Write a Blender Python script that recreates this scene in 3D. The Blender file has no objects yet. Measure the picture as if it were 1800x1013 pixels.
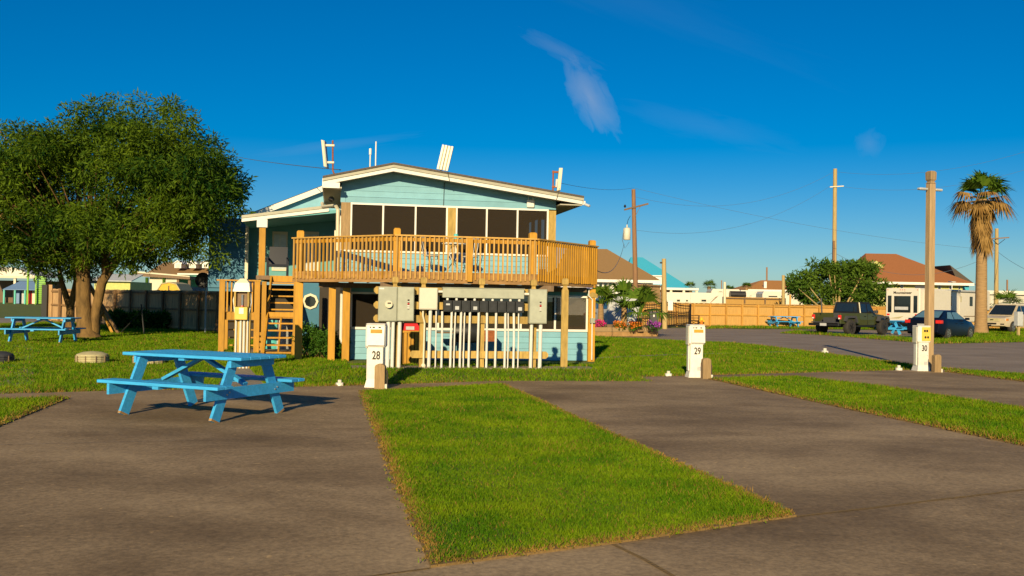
import bpy, math, random
import numpy as np
from mathutils import Vector, Matrix
R=math.radians
rng=np.random.default_rng(7); random.seed(7)
sc=bpy.context.scene; COL=sc.collection
# ---------------------------------------------------------------- camera
F=1690.0; CH=1.6; ROLL=R(1.0); PIT=math.atan(21.5/F)
fw=np.array([0,math.cos(PIT),math.sin(PIT)]); wv=np.array([0,-math.sin(PIT),math.cos(PIT)]); hv=np.array([1.,0,0])
rc=math.cos(ROLL)*hv+math.sin(ROLL)*wv; uc=-math.sin(ROLL)*hv+math.cos(ROLL)*wv
CP=np.array([0,0,CH])
cam=bpy.data.cameras.new('camera'); co=bpy.data.objects.new('camera',cam); COL.objects.link(co)
cam.sensor_width=36; cam.lens=F/1800*36; cam.clip_end=3000; cam.clip_start=.05
co.matrix_world=Matrix(((rc[0],uc[0],-fw[0],0),(rc[1],uc[1],-fw[1],0),(rc[2],uc[2],-fw[2],CH),(0,0,0,1)))
sc.camera=co
# ---------------------------------------------------------------- sky, sun, exposure
SUN_EL=19.0; SUN_AZ=8.3
wd=bpy.data.worlds.new('World'); sc.world=wd; wd.use_nodes=True
nt=wd.node_tree; nt.nodes.clear(); N=nt.nodes.new; L=nt.links.new
wo=N('ShaderNodeOutputWorld'); bg=N('ShaderNodeBackground'); sky=N('ShaderNodeTexSky')
sky.sky_type='NISHITA'; sky.sun_disc=False; sky.sun_elevation=R(SUN_EL); sky.sun_rotation=R(180+SUN_AZ)
sky.air_density=1.0; sky.dust_density=0.15; sky.ozone_density=3.0; sky.altitude=0
hs=N('ShaderNodeHueSaturation'); hs.inputs['Saturation'].default_value=1.36; hs.inputs['Value'].default_value=1.0
tn=N('ShaderNodeMix'); tn.data_type='RGBA'; tn.blend_type='MULTIPLY'; tn.inputs[0].default_value=1; tn.inputs[7].default_value=(.70,.90,1.14,1); L(sky.outputs[0],tn.inputs[6]); L(tn.outputs[2],hs.inputs['Color'])
tc=N('ShaderNodeTexCoord'); sp=N('ShaderNodeSeparateXYZ'); L(tc.outputs['Generated'],sp.inputs[0])
def M(op,a,b=None,c=None,clamp=False):
    m=N('ShaderNodeMath'); m.operation=op; m.use_clamp=clamp
    for i,x in enumerate((a,b,c)):
        if x is None: continue
        if isinstance(x,(int,float)): m.inputs[i].default_value=x
        else: L(x,m.inputs[i])
    return m.outputs[0]
# thin cirrus: one wisp plus faint streaks, in sky direction space
yy=M('MAXIMUM',sp.outputs[1],.05); sx=M('DIVIDE',sp.outputs[0],yy); sz=M('DIVIDE',sp.outputs[2],yy)
cv=N('ShaderNodeCombineXYZ'); L(sx,cv.inputs[0]); L(sz,cv.inputs[1])
def wisp(cx,cz,ang,rx,rz,scale,seed,gain):
    mp=N('ShaderNodeMapping'); mp.vector_type='TEXTURE'; mp.inputs['Location'].default_value=(cx,cz,0); mp.inputs['Rotation'].default_value=(0,0,ang); mp.inputs['Scale'].default_value=(rx,rz,1)
    L(cv.outputs[0],mp.inputs[0])
    ln=N('ShaderNodeVectorMath'); ln.operation='LENGTH'; L(mp.outputs[0],ln.inputs[0])
    nz=N('ShaderNodeTexNoise'); nz.inputs['Scale'].default_value=scale; nz.inputs['Detail'].default_value=7; nz.inputs['Roughness'].default_value=.6; nz.inputs['Distortion'].default_value=.6
    off=N('ShaderNodeVectorMath'); off.operation='ADD'; off.inputs[1].default_value=(seed,seed*.7,0); L(mp.outputs[0],off.inputs[0]); L(off.outputs[0],nz.inputs['Vector'])
    fall=M('SUBTRACT',1.0,M('ADD',ln.outputs[1],M('MULTIPLY',M('SUBTRACT',nz.outputs[0],.5),1.6)),clamp=True)
    return M('MULTIPLY',M('MULTIPLY',fall,M('ADD',nz.outputs[0],.25)),gain)
w1=wisp(.078,.213,R(-58),.048,.021,1.5,3.1,1.0)
w2=wisp(.045,.262,R(-25),.05,.010,1.6,9.3,.3)
w3=wisp(.20,.185,R(-12),.10,.018,1.7,5.5,.12)
w4=wisp(.37,.17,R(5),.016,.016,1.2,1.5,.3)
w5=wisp(-.19,.158,R(8),.09,.007,1.6,7.7,.2)
w6=wisp(.05,.34,R(-20),.3,.03,2.0,2.7,.06)
tot=w1
for q in (w2,w3,w4,w5,w6): tot=M('ADD',tot,q)
tot=M('MINIMUM',M('MULTIPLY',tot,.46),.5)
mx=N('ShaderNodeMix'); mx.data_type='RGBA'; L(tot,mx.inputs[0]); L(hs.outputs[0],mx.inputs[6]); mx.inputs[7].default_value=(6.4,6.9,8.0,1)
L(mx.outputs[2],bg.inputs[0]); bg.inputs[1].default_value=0.054; L(bg.outputs[0],wo.inputs[0])
sd=bpy.data.lights.new('sun','SUN'); so=bpy.data.objects.new('sun',sd); COL.objects.link(so)
sd.energy=4.8; sd.angle=R(.53); sd.color=(1,.80,.47)
ld=Vector((math.sin(R(SUN_AZ))*math.cos(R(SUN_EL)),math.cos(R(SUN_AZ))*math.cos(R(SUN_EL)),-math.sin(R(SUN_EL))))
so.rotation_euler=ld.to_track_quat('-Z','Y').to_euler(); so.location=(-8,-40,20)
sc.view_settings.view_transform='Standard'; sc.view_settings.look='None'; sc.view_settings.exposure=0.42; sc.view_settings.gamma=1
# ---------------------------------------------------------------- pixel helpers (photo pixel -> direction; distance from ground / plane)
def ray(x,y): return fw*F+(x-900)*rc-(y-506.5)*uc
def G(x,y,z=0.0):
    d=ray(x,y); return CP+d*((z-CH)/d[2])
def P(x,y,Y):
    d=ray(x,y); return CP+d*(Y/d[1])
HA=R(10.5); HO=np.array([-2.77,22.5,0]); HU=np.array([math.cos(HA),math.sin(HA),0]); HVv=np.array([-math.sin(HA),math.cos(HA),0])
def onv(x,y,v):
    d=ray(x,y); t=(v-(CP-HO)@HVv)/(d@HVv); q=CP+t*d; return float((q-HO)@HU),float(q[2])
# ---------------------------------------------------------------- materials
MATS={}
def mat(name,col,rough=.7,var=.12,scale=6,bump=0,metal=0,col2=None,stretch=(1,1,1),spec=.4,bscale=None,detail=5,coords='Object'):
    if name in MATS: return MATS[name]
    m=bpy.data.materials.new(name); m.use_nodes=True; t=m.node_tree; b=t.nodes['Principled BSDF']
    b.inputs['Roughness'].default_value=rough; b.inputs['Metallic'].default_value=metal; b.inputs['Specular IOR Level'].default_value=spec
    tcn=t.nodes.new('ShaderNodeTexCoord'); mp=t.nodes.new('ShaderNodeMapping'); mp.inputs['Scale'].default_value=stretch
    t.links.new(tcn.outputs[coords],mp.inputs[0])
    nz=t.nodes.new('ShaderNodeTexNoise'); nz.inputs['Scale'].default_value=scale; nz.inputs['Detail'].default_value=detail; nz.inputs['Roughness'].default_value=.6
    t.links.new(mp.outputs[0],nz.inputs['Vector'])
    rp=t.nodes.new('ShaderNodeValToRGB'); rp.color_ramp.elements[0].position=.3; rp.color_ramp.elements[1].position=.7
    c=np.array(col); c2=np.array(col2) if col2 is not None else np.clip(c*(1+var),0,1)
    c1=c if col2 is not None else c*(1-var)
    rp.color_ramp.elements[0].color=(*c1,1); rp.color_ramp.elements[1].color=(*c2,1)
    t.links.new(nz.outputs[0],rp.inputs[0])
    oi=t.nodes.new('ShaderNodeObjectInfo'); mr=t.nodes.new('ShaderNodeMapRange'); k_=min(.16,var*.9) if col2 is None else 0; mr.inputs[3].default_value=1-k_; mr.inputs[4].default_value=1+k_; t.links.new(oi.outputs['Random'],mr.inputs[0])
    vm=t.nodes.new('ShaderNodeVectorMath'); vm.operation='SCALE'; t.links.new(rp.outputs[0],vm.inputs[0]); t.links.new(mr.outputs[0],vm.inputs['Scale']); t.links.new(vm.outputs[0],b.inputs['Base Color'])
    if bump:
        n2=t.nodes.new('ShaderNodeTexNoise'); n2.inputs['Scale'].default_value=bscale or scale*4; n2.inputs['Detail'].default_value=6
        t.links.new(mp.outputs[0],n2.inputs['Vector'])
        bp=t.nodes.new('ShaderNodeBump'); bp.inputs['Strength'].default_value=bump; bp.inputs['Distance'].default_value=.02
        t.links.new(n2.outputs[0],bp.inputs['Height']); t.links.new(bp.outputs[0],b.inputs['Normal'])
    MATS[name]=m; return m
def leafmat(name,c1,c2,trans=.25,scale=.6):
    m=bpy.data.materials.new(name); m.use_nodes=True; t=m.node_tree; b=t.nodes['Principled BSDF']; b.inputs['Roughness'].default_value=.65; b.inputs['Specular IOR Level'].default_value=.12
    g=t.nodes.new('ShaderNodeNewGeometry'); nz=t.nodes.new('ShaderNodeTexNoise'); nz.inputs['Scale'].default_value=scale; nz.inputs['Detail'].default_value=3
    t.links.new(g.outputs['Position'],nz.inputs['Vector'])
    a=t.nodes.new('ShaderNodeMath'); a.operation='MULTIPLY_ADD'; a.inputs[1].default_value=.5; t.links.new(g.outputs['Random Per Island'],a.inputs[0])
    s=t.nodes.new('ShaderNodeMath'); s.operation='MULTIPLY_ADD'; s.inputs[1].default_value=1.6; s.inputs[2].default_value=-.55; t.links.new(nz.outputs[0],s.inputs[0]); t.links.new(s.outputs[0],a.inputs[2])
    rp=t.nodes.new('ShaderNodeValToRGB'); rp.color_ramp.elements[0].position=.15; rp.color_ramp.elements[1].position=.9; rp.color_ramp.elements[0].color=(*c1,1); rp.color_ramp.elements[1].color=(*c2,1)
    t.links.new(a.outputs[0],rp.inputs[0]); t.links.new(rp.outputs[0],b.inputs['Base Color'])
    tr=t.nodes.new('ShaderNodeBsdfTranslucent'); t.links.new(rp.outputs[0],tr.inputs[0]); mxs=t.nodes.new('ShaderNodeMixShader'); mxs.inputs[0].default_value=trans
    t.links.new(b.outputs[0],mxs.inputs[1]); t.links.new(tr.outputs[0],mxs.inputs[2]); t.links.new(mxs.outputs[0],t.nodes['Material Output'].inputs[0])
    MATS[name]=m; return m
def glassmat(name,col,alpha):   # insect screen / tinted window: partly see-through sheet
    m=bpy.data.materials.new(name); m.use_nodes=True; t=m.node_tree; b=t.nodes['Principled BSDF']; b.inputs['Base Color'].default_value=(*col,1); b.inputs['Roughness'].default_value=.8; b.inputs['Specular IOR Level'].default_value=.12
    tr=t.nodes.new('ShaderNodeBsdfTransparent'); mxs=t.nodes.new('ShaderNodeMixShader'); mxs.inputs[0].default_value=alpha
    t.links.new(tr.outputs[0],mxs.inputs[1]); t.links.new(b.outputs[0],mxs.inputs[2]); t.links.new(mxs.outputs[0],t.nodes['Material Output'].inputs[0]); MATS[name]=m; return m
def concrete(name,c_lo,c_hi,stain):
    m=bpy.data.materials.new(name); m.use_nodes=True; t=m.node_tree; b=t.nodes['Principled BSDF']; b.inputs['Roughness'].default_value=.85; b.inputs['Specular IOR Level'].default_value=.25
    g=t.nodes.new('ShaderNodeTexCoord')
    def noise(s,d,st=(1,1,1),dist=0):
        mp=t.nodes.new('ShaderNodeMapping'); mp.inputs['Scale'].default_value=st; mp.inputs['Rotation'].default_value=(0,0,R(-25)); t.links.new(g.outputs['Object'],mp.inputs[0])
        n=t.nodes.new('ShaderNodeTexNoise'); n.inputs['Scale'].default_value=s; n.inputs['Detail'].default_value=d; n.inputs['Roughness'].default_value=.65; n.inputs['Distortion'].default_value=dist; t.links.new(mp.outputs[0],n.inputs['Vector']); return n.outputs[0]
    def ramp(i,p0,p1,a,bb):
        r=t.nodes.new('ShaderNodeValToRGB'); r.color_ramp.elements[0].position=p0; r.color_ramp.elements[1].position=p1; r.color_ramp.elements[0].color=(*a,1); r.color_ramp.elements[1].color=(*bb,1); t.links.new(i,r.inputs[0]); return r.outputs[0]
    def mul(a,bb,f=1):
        x=t.nodes.new('ShaderNodeMix'); x.data_type='RGBA'; x.blend_type='MULTIPLY'; x.inputs[0].default_value=f; t.links.new(a,x.inputs[6]); t.links.new(bb,x.inputs[7]); return x.outputs[2]
    base=ramp(noise(.5,11,(1,1.2,1),.2),.32,.68,c_lo,c_hi)
    st=ramp(noise(.45,11,(.8,1.3,1),.25),.36,.6,stain,(1,1,1))
    fine=ramp(noise(26,9),.3,.72,(.62,.62,.62),(1.28,1.26,1.22))
    spk=ramp(noise(9,2),.69,.73,(1,1,1),(1.5,1.45,1.3))
    o=mul(mul(mul(base,st),fine),spk)
    t.links.new(o,b.inputs['Base Color'])
    bp=t.nodes.new('ShaderNodeBump'); bp.inputs['Strength'].default_value=.35; bp.inputs['Distance'].default_value=.006; t.links.new(noise(60,6),bp.inputs['Height']); t.links.new(bp.outputs[0],b.inputs['Normal'])
    MATS[name]=m; return m
concrete('concrete',(.29,.205,.115),(.42,.305,.175),(.56,.53,.50))
concrete('asphalt',(.27,.212,.16),(.36,.285,.22),(.82,.8,.78))
concrete('pathconc',(.27,.235,.18),(.36,.31,.24),(.8,.78,.74))
mat('soil',(.07,.11,.010),.95,col2=(.15,.165,.018),scale=1.2,bump=.6,bscale=30,coords='Object')
mat('drysoil',(.16,.10,.035),.95,col2=(.24,.15,.05),scale=3,bump=.6,bscale=40)
leafmat('grass',(.065,.18,.003),(.235,.335,.006),.35,1.3)
leafmat('drygrass',(.20,.14,.03),(.36,.21,.05),.2,1.5)
leafmat('treeleaf',(.010,.045,.004),(.13,.20,.008),.28,.5)
leafmat('shrubleaf',(.03,.085,.008),(.10,.17,.018),.22,.3)
leafmat('bushleaf',(.025,.085,.008),(.07,.16,.015),.22,2)
leafmat('palmleaf',(.05,.12,.01),(.14,.22,.02),.25,1)
leafmat('palmdead',(.22,.12,.03),(.36,.22,.07),.15,1)
leafmat('flowerpink',(.6,.02,.16),(.8,.05,.3),.2,2); leafmat('flowerorange',(.7,.14,.02),(.8,.3,.04),.2,2); leafmat('flowerviolet',(.25,.05,.4),(.5,.1,.5),.2,2)
mat('bluepaint',(.045,.36,.72),.5,var=.16,scale=3,bump=.25,bscale=14,stretch=(1,9,9),detail=9)
mat('rawwood',(.36,.21,.08),.8,var=.2,scale=5,bump=.2)
mat('orange',(.46,.23,.018),.65,var=.16,scale=4,bump=.15,stretch=(4,4,.7))
mat('orange2',(.50,.285,.065),.65,var=.14,scale=4,bump=.15,stretch=(4,4,.7))
mat('treated',(.40,.27,.075),.8,var=.28,scale=5,bump=.25,stretch=(4,4,.8),detail=8)
mat('joist',(.34,.19,.07),.85,var=.35,scale=2.2,bump=.25,stretch=(1,1,5),detail=8)
mat('greywood',(.33,.22,.105),.85,var=.25,scale=6,bump=.3,stretch=(5,5,.6),detail=8)
mat('oldwood',(.19,.125,.075),.85,var=.25,scale=6,bump=.3,stretch=(5,5,.6),detail=8)
mat('fencewood',(.52,.30,.085),.8,var=.16,scale=3,bump=.2,stretch=(7,7,.5),detail=8)
mat('fencepost',(.50,.26,.05),.8,var=.15,scale=3,bump=.2)
mat('fenceold',(.46,.29,.14),.85,var=.35,scale=2.5,bump=.3,stretch=(6,6,.5),detail=8)
mat('fenceoldpost',(.20,.115,.05),.85,var=.3,scale=4,bump=.3)
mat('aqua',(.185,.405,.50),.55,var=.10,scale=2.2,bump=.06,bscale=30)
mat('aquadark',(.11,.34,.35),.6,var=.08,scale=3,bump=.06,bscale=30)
mat('blueside',(.035,.16,.26),.6,var=.08,scale=3)  # blue kept darker, dimness of the bay by the tree put into the colour
mat('white',(.76,.73,.66),.5,var=.05,scale=3)
mat('cream',(.66,.60,.44),.55,var=.07,scale=4)
mat('soffit',(.42,.40,.31),.7,var=.08)
mat('roofing',(.09,.075,.06),.95,var=.3,scale=20)
mat('brownroof',(.26,.155,.065),.9,var=.12,scale=12); mat('redroof',(.30,.115,.04),.9,var=.15,scale=10); mat('orangeroof',(.42,.19,.05),.9,var=.12)
mat('blueroof',(.05,.38,.55),.6,var=.05)
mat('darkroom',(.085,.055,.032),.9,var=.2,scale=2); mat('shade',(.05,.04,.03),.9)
mat('boxgrey',(.36,.375,.295),.45,var=.12,scale=5,detail=9); mat('boxcream',(.62,.59,.48),.45,var=.04)
mat('meterblack',(.022,.024,.026),.45,var=.3,scale=9); mat('pvc',(.66,.65,.60),.45,var=.06,scale=8)
mat('black',(.012,.012,.012),.5); mat('darkmetal',(.03,.028,.027),.4,metal=.4); mat('steel',(.55,.55,.53),.35,metal=.8); mat('rust',(.28,.085,.025),.8,var=.35,scale=20)
mat('red',(.55,.02,.02),.4); mat('redlamp',(.6,.025,.02),.2); mat('amber',(.7,.25,.04),.25); mat('label',(.46,.26,.02),.6); mat('yellowpanel',(.62,.43,.07),.5)
mat('num',(.035,.028,.02),.6); mat('plastwhite',(.72,.69,.62),.45,var=.10,scale=7,bump=.05,detail=9)
mat('bark',(.17,.10,.032),.9,var=.5,scale=6,bump=1.0,stretch=(1,1,.35),detail=8); mat('palmbark',(.32,.20,.09),.9,var=.25,scale=5,bump=.6,stretch=(.5,.5,5))
mat('pole',(.34,.23,.12),.85,var=.2,scale=5,bump=.25,stretch=(5,5,.4)); mat('pole2',(.40,.29,.12),.85,var=.2,scale=5,bump=.25,stretch=(5,5,.4)); mat('pole3',(.26,.14,.07),.85,var=.2,scale=5,stretch=(5,5,.4))
mat('olive',(.05,.058,.014),.3,var=.06,spec=.6); mat('navy',(.003,.005,.014),.3,var=.05,spec=.35); mat('goldpaint',(.50,.42,.29),.3,var=.05,spec=.6)
mat('tyre',(.03,.027,.024),.85,var=.3,scale=8); mat('rim',(.45,.44,.42),.3,metal=.8); mat('darkrim',(.05,.045,.045),.4,metal=.5); mat('carglass',(.012,.018,.022),.06,spec=.9); mat('glassblue',(.10,.2,.25),.1,spec=.9); mat('plasticgrey',(.055,.055,.06),.6)
mat('rvwhite',(.68,.63,.53),.4,var=.04); mat('rvgrey',(.45,.46,.46),.5); mat('lime',(.24,.48,.06),.6); mat('teal',(.10,.45,.36),.6); mat('yellow',(.72,.42,.03),.6); mat('limewall',(.50,.50,.16),.7); mat('lavender',(.36,.34,.62),.6); mat('bluetarp',(.15,.25,.42),.6); mat('turq',(.10,.5,.5),.5); mat('domebeige',(.42,.37,.2),.8,var=.15,scale=8); mat('paneltint',(.50,.55,.55),.3)
mat('metalwall',(.50,.48,.40),.6,var=.05); mat('wire',(.10,.13,.17),.6); mat('chairmetal',(.42,.42,.42),.4)
glassmat('screen',(.035,.026,.017),.66); glassmat('carwin',(.02,.03,.035),.75)
# ---------------------------------------------------------------- mesh builder
class MB:
    def __init__(s): s.v=[]; s.f=[]
    def add(s,vs,fs):
        n=len(s.v); s.v+= [tuple(map(float,q)) for q in vs]; s.f+=[tuple(i+n for i in q) for q in fs]; return s
    def box(s,x0,x1,y0,y1,z0,z1):
        return s.add([(x0,y0,z0),(x1,y0,z0),(x1,y1,z0),(x0,y1,z0),(x0,y0,z1),(x1,y0,z1),(x1,y1,z1),(x0,y1,z1)],[(3,2,1,0),(4,5,6,7),(0,1,5,4),(1,2,6,5),(2,3,7,6),(3,0,4,7)])
    def bar(s,p,q,w,h,up=(0,0,1)):
        p=Vector(p); q=Vector(q); d=(q-p).normalized(); up=Vector(up)
        if abs(d.dot(up))>.98: up=Vector((0,1,0))
        sx=d.cross(up).normalized(); uy=sx.cross(d).normalized(); a=sx*w/2; b=uy*h/2
        return s.add([p-a-b,p+a-b,p+a+b,p-a+b,q-a-b,q+a-b,q+a+b,q-a+b],[(0,1,2,3),(7,6,5,4),(0,4,5,1),(1,5,6,2),(2,6,7,3),(3,7,4,0)])
    def tube(s,pts,r,n=8,cap=True):
        pts=[Vector(p) for p in pts]; rs=r if isinstance(r,(list,tuple)) else [r]*len(pts); vs=[]; fs=[]
        prev=None
        for i,p in enumerate(pts):
            d=(pts[min(i+1,len(pts)-1)]-pts[max(i-1,0)]).normalized()
            ref=Vector((0,0,1)) if abs(d.z)<.9 else Vector((0,1,0))
            if prev is None: a=d.cross(ref).normalized()
            else: a=(prev-d*prev.dot(d)).normalized()
            prev=a; b=d.cross(a)
            for k in range(n):
                t=2*math.pi*k/n; vs.append(p+(a*math.cos(t)+b*math.sin(t))*rs[i])
        for i in range(len(pts)-1):
            for k in range(n): fs.append((i*n+k,i*n+(k+1)%n,(i+1)*n+(k+1)%n,(i+1)*n+k))
        if cap: fs.append(tuple(range(n-1,-1,-1))); fs.append(tuple((len(pts)-1)*n+k for k in range(n)))
        return s.add(vs,fs)
    def lathe(s,prof,c=(0,0,0),n=16,axis='z'):
        vs=[];fs=[]
        for r_,z in prof:
            for k in range(n):
                t=2*math.pi*k/n; q=(r_*math.cos(t),r_*math.sin(t),z)
                if axis=='y': q=(q[0],q[2],q[1])
                if axis=='x': q=(q[2],q[0],q[1])
                vs.append((q[0]+c[0],q[1]+c[1],q[2]+c[2]))
        for i in range(len(prof)-1):
            for k in range(n): fs.append((i*n+k,i*n+(k+1)%n,(i+1)*n+(k+1)%n,(i+1)*n+k))
        fs.append(tuple(range(n))); fs.append(tuple((len(prof)-1)*n+k for k in range(n)))
        return s.add(vs,fs)
    def prism(s,poly,d):   # poly: 3D points, d: extrusion vector
        n=len(poly); a=[Vector(p) for p in poly]; b=[p+Vector(d) for p in a]
        return s.add(a+b,[tuple(range(n-1,-1,-1)),tuple(range(n,2*n))]+[(i,(i+1)%n,n+(i+1)%n,n+i) for i in range(n)])
    def frustum(s,b0,b1,zb,t0,t1,zt):  # b0=(x0,y0) b1=(x1,y1)
        return s.add([(b0[0],b0[1],zb),(b1[0],b0[1],zb),(b1[0],b1[1],zb),(b0[0],b1[1],zb),(t0[0],t0[1],zt),(t1[0],t0[1],zt),(t1[0],t1[1],zt),(t0[0],t1[1],zt)],[(3,2,1,0),(4,5,6,7),(0,1,5,4),(1,2,6,5),(2,3,7,6),(3,0,4,7)])
    def loft(s,rings):
        n=len(rings[0]); vs=[q for r_ in rings for q in r_]; fs=[]
        for i in range(len(rings)-1):
            for k in range(n): fs.append((i*n+k,i*n+(k+1)%n,(i+1)*n+(k+1)%n,(i+1)*n+k))
        fs.append(tuple(range(n-1,-1,-1))); fs.append(tuple((len(rings)-1)*n+k for k in range(n)))
        return s.add(vs,fs)
    def build(s,name,m,parent=None,smooth=False,bevel=0,fix=True):
        me=bpy.data.meshes.new(name); me.from_pydata(s.v,[],s.f)
        if fix:
            import bmesh
            bm=bmesh.new(); bm.from_mesh(me); bmesh.ops.recalc_face_normals(bm,faces=bm.faces)
            if bevel: bmesh.ops.bevel(bm,geom=list(bm.edges),offset=bevel,segments=1,affect='EDGES',clamp_overlap=True)
            bm.to_mesh(me); bm.free()
        me.materials.append(MATS[m])
        if smooth:
            me.polygons.foreach_set('use_smooth',[True]*len(me.polygons)); me.set_sharp_from_angle(angle=R(40))
        o=bpy.data.objects.new(name,me); COL.objects.link(o)
        if parent: o.parent=parent
        return o
def tag(o,label,cat,group=None,kind=None):
    if label: o['label']=label
    if cat: o['category']=cat
    if group: o['group']=group
    if kind: o['kind']=kind
    return o
def thing(name,label,cat,loc=(0,0,0),rz=0,group=None):
    o=bpy.data.objects.new(name,None); COL.objects.link(o); o.location=loc; o.rotation_euler=(0,0,rz); o.empty_display_size=.2
    return tag(o,label,cat,group)
def struct(o): o['kind']='structure'; return o
def copy_tree(o,parent=None):
    c=o.copy(); COL.objects.link(c)
    if parent: c.parent=parent
    for ch in o.children: copy_tree(ch,c)
    return c
def one(mb,name,m,label,cat,group=None,**k): return tag(mb.build(name,m,None,**k),label,cat,group)
def text_part(body,size,m,parent,mw,name='number',depth=.003):
    cu=bpy.data.curves.new('txt','FONT'); cu.body=body; cu.size=size; cu.extrude=depth; cu.offset=size*.022; cu.align_x='CENTER'; cu.align_y='CENTER'
    t=bpy.data.objects.new('txt',cu); COL.objects.link(t); bpy.context.view_layer.update()
    me=bpy.data.meshes.new_from_object(t.evaluated_get(bpy.context.evaluated_depsgraph_get())); bpy.data.objects.remove(t)
    me.transform(mw); me.materials.clear(); me.materials.append(MATS[m]); o=bpy.data.objects.new(name,me); COL.objects.link(o); o.parent=parent; return o
FRONT=Matrix(((1,0,0,0),(0,0,-1,0),(0,1,0,0),(0,0,0,1)))   # text in XY -> XZ plane facing -Y
def leaves(name,centers,per,spread,ll,lw,m,parent,droop=.25,seed=1,outward=None):
    r=np.random.default_rng(seed); C=np.repeat(np.asarray(centers,float),per,0); n=len(C)
    d=r.normal(size=(n,3)); d/=np.linalg.norm(d,axis=1)[:,None]; rad=spread*r.random(n)**.45
    p=C+d*rad[:,None]*np.array([1,1,.75])
    ax=d+r.normal(size=(n,3))*.7; ax[:,2]-=droop; ax/=np.linalg.norm(ax,axis=1)[:,None]
    sd=np.cross(ax,r.normal(size=(n,3))); sd/=np.linalg.norm(sd,axis=1)[:,None]
    l=ll*(.6+.8*r.random(n))[:,None]; w=lw*(.6+.8*r.random(n))[:,None]
    v=np.stack([p,p+ax*l*.5+sd*w*.5,p+ax*l,p+ax*l*.5-sd*w*.5],1).reshape(-1,3)
    me=bpy.data.meshes.new(name); me.vertices.add(4*n); me.vertices.foreach_set('co',v.ravel()); me.loops.add(4*n); me.loops.foreach_set('vertex_index',np.arange(4*n)); me.polygons.add(n); me.polygons.foreach_set('loop_start',np.arange(n)*4); me.update(calc_edges=True)
    me.materials.append(MATS[m]); o=bpy.data.objects.new(name,me); COL.objects.link(o); o.parent=parent; return o
# ================================================================ GROUND
def sheet(name,pts,z,m,thick=0):
    mb=MB()
    if thick: mb.prism([(p[0],p[1],z-thick) for p in pts],(0,0,thick))
    else: mb.add([(p[0],p[1],z) for p in pts],[tuple(range(len(pts)))])
    return struct(mb.build(name,m))
def gp(*px): return [G(x,y)[:2] for x,y in px]
sheet('ground',[(-900,-60),(900,-60),(900,1500),(-900,1500)],0,'soil')
padback=gp((-260,703),(0,694.5),(165,689.5),(420,684),(600,680),(960,668.5),(1240,661),(1600,651.5),(1655,651),(1800,672))
conc=padback+[(14.5,15.8),(12,2),(-12,2),(-14,13)]
sheet('concrete_pavement',conc,.015,'concrete',.05)
road=gp((1036,591),(1157,597.5),(1230,600.5),(1300,604),(1400,615),(1500,628),(1600,641.5),(1700,651),(1860,663),(1990,640),(1960,588),(1700,586),(1500,580),(1300,579),(1240,576.5),(1100,577),(1036,582))
sheet('road',road,.004,'asphalt')
sheet('far_road',gp((-200,572),(84,572),(84,561),(-200,555.5)),.004,'asphalt')
sheet('far_road_line',gp((-200,556.6),(60,560.0),(60,5510.9),(-200,555.6)),.010,'pathconc')
sheet('garden_path',gp((0,616),(120,619),(300,622),(420,625.5),(420,627),(300,623.6),(120,620.4),(0,617.4)),.006,'pathconc')
sheet('front_path',gp((1044,629),(1160,624),(1290,620.5),(1402,617.5),(1402,619),(1290,622),(1160,626),(1044,631.5)),.006,'pathconc')
sheet('garden_walk',gp((380,683.5),(470,682),(432,641),(405,641)),.008,'pathconc')
def hq(u,v): q=HO+HU*u+HVv*v; return (float(q[0]),float(q[1]))
BK=[(-2.2,-4.1,0),(5.0,-4.1,0),(4.4,-2.75,.15),(-1.5,-2.75,.15),(4.4,-1.9,.15),(-1.5,-1.9,.15),(5.0,-.9,0),(-2.2,-.9,0)]
struct(MB().add([(*hq(u,v),z) for u,v,z in BK],[(0,1,2,3),(3,2,4,5),(5,4,6,7),(1,6,4,2),(0,3,5,7)]).build('grass_bank','soil',fix=False))
struct(MB().prism([(*hq(u,v),.10) for u,v in ((-1.0,-2.70),(4.2,-2.70),(4.2,-2.0),(-1.0,-2.0))],(0,0,.064)).build('rack_footing','pathconc'))
sheet('stair_footing',gp((425,622),(600,628),(600,617),(430,612)),.02,'pathconc',.04)
# joints and dry grass seams in the paving
def seam(px,w,name='paving_seam',m='drysoil'):
    q=[np.array(G(x,y)[:2]) for x,y in px]; mb=MB()
    for a,b in zip(q[:-1],q[1:]):
        n=np.array([-(b-a)[1],(b-a)[0]]); n=n/np.linalg.norm(n)*w/2
        mb.add([(*(a-n),.019),(*(b-n),.019),(*(b+n),.019),(*(a+n),.019)],[(0,1,2,3)])
    return struct(mb.build(name,m))
seam([(1400,912),(1530,897),(1660,881),(1830,861)],.035); seam([(1078,962),(1130,987),(1190,1022)],.03)
seam([(0,785),(330,777),(655,770)],.012,m='asphalt'); seam([(1010,738),(1400,722),(1640,712)],.01,m='asphalt')
seam([(757,1004),(600,1025)],.02)
def strip(name,px):
    q=gp(*px); sheet(name,q,.03,'drysoil',.05); c=np.mean(q,0); inner=[]
    for p in q:
        d=p-c; n_=np.linalg.norm(d); inner.append(c+d*(n_-.12)/n_)
    return sheet(name,inner,.034,'soil')
S1=[(632,690),(885,678),(950,707),(1100,776),(1250,843),(1400,912),(1080,960),(757,1003),(690,842)]
S2=[(1245,668),(1400,664),(1560,684),(1800,721),(1990,750),(1990,828),(1800,787),(1520,728)]
S0=[(122,702),(60,704),(0,706),(-200,712),(-200,830),(0,752)]
S3=[(1660,655),(1720,654),(1830,663),(1990,686),(1930,695),(1800,673)]
for s in (S1,S2,S0,S3): strip('grass_strip',s)
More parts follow.
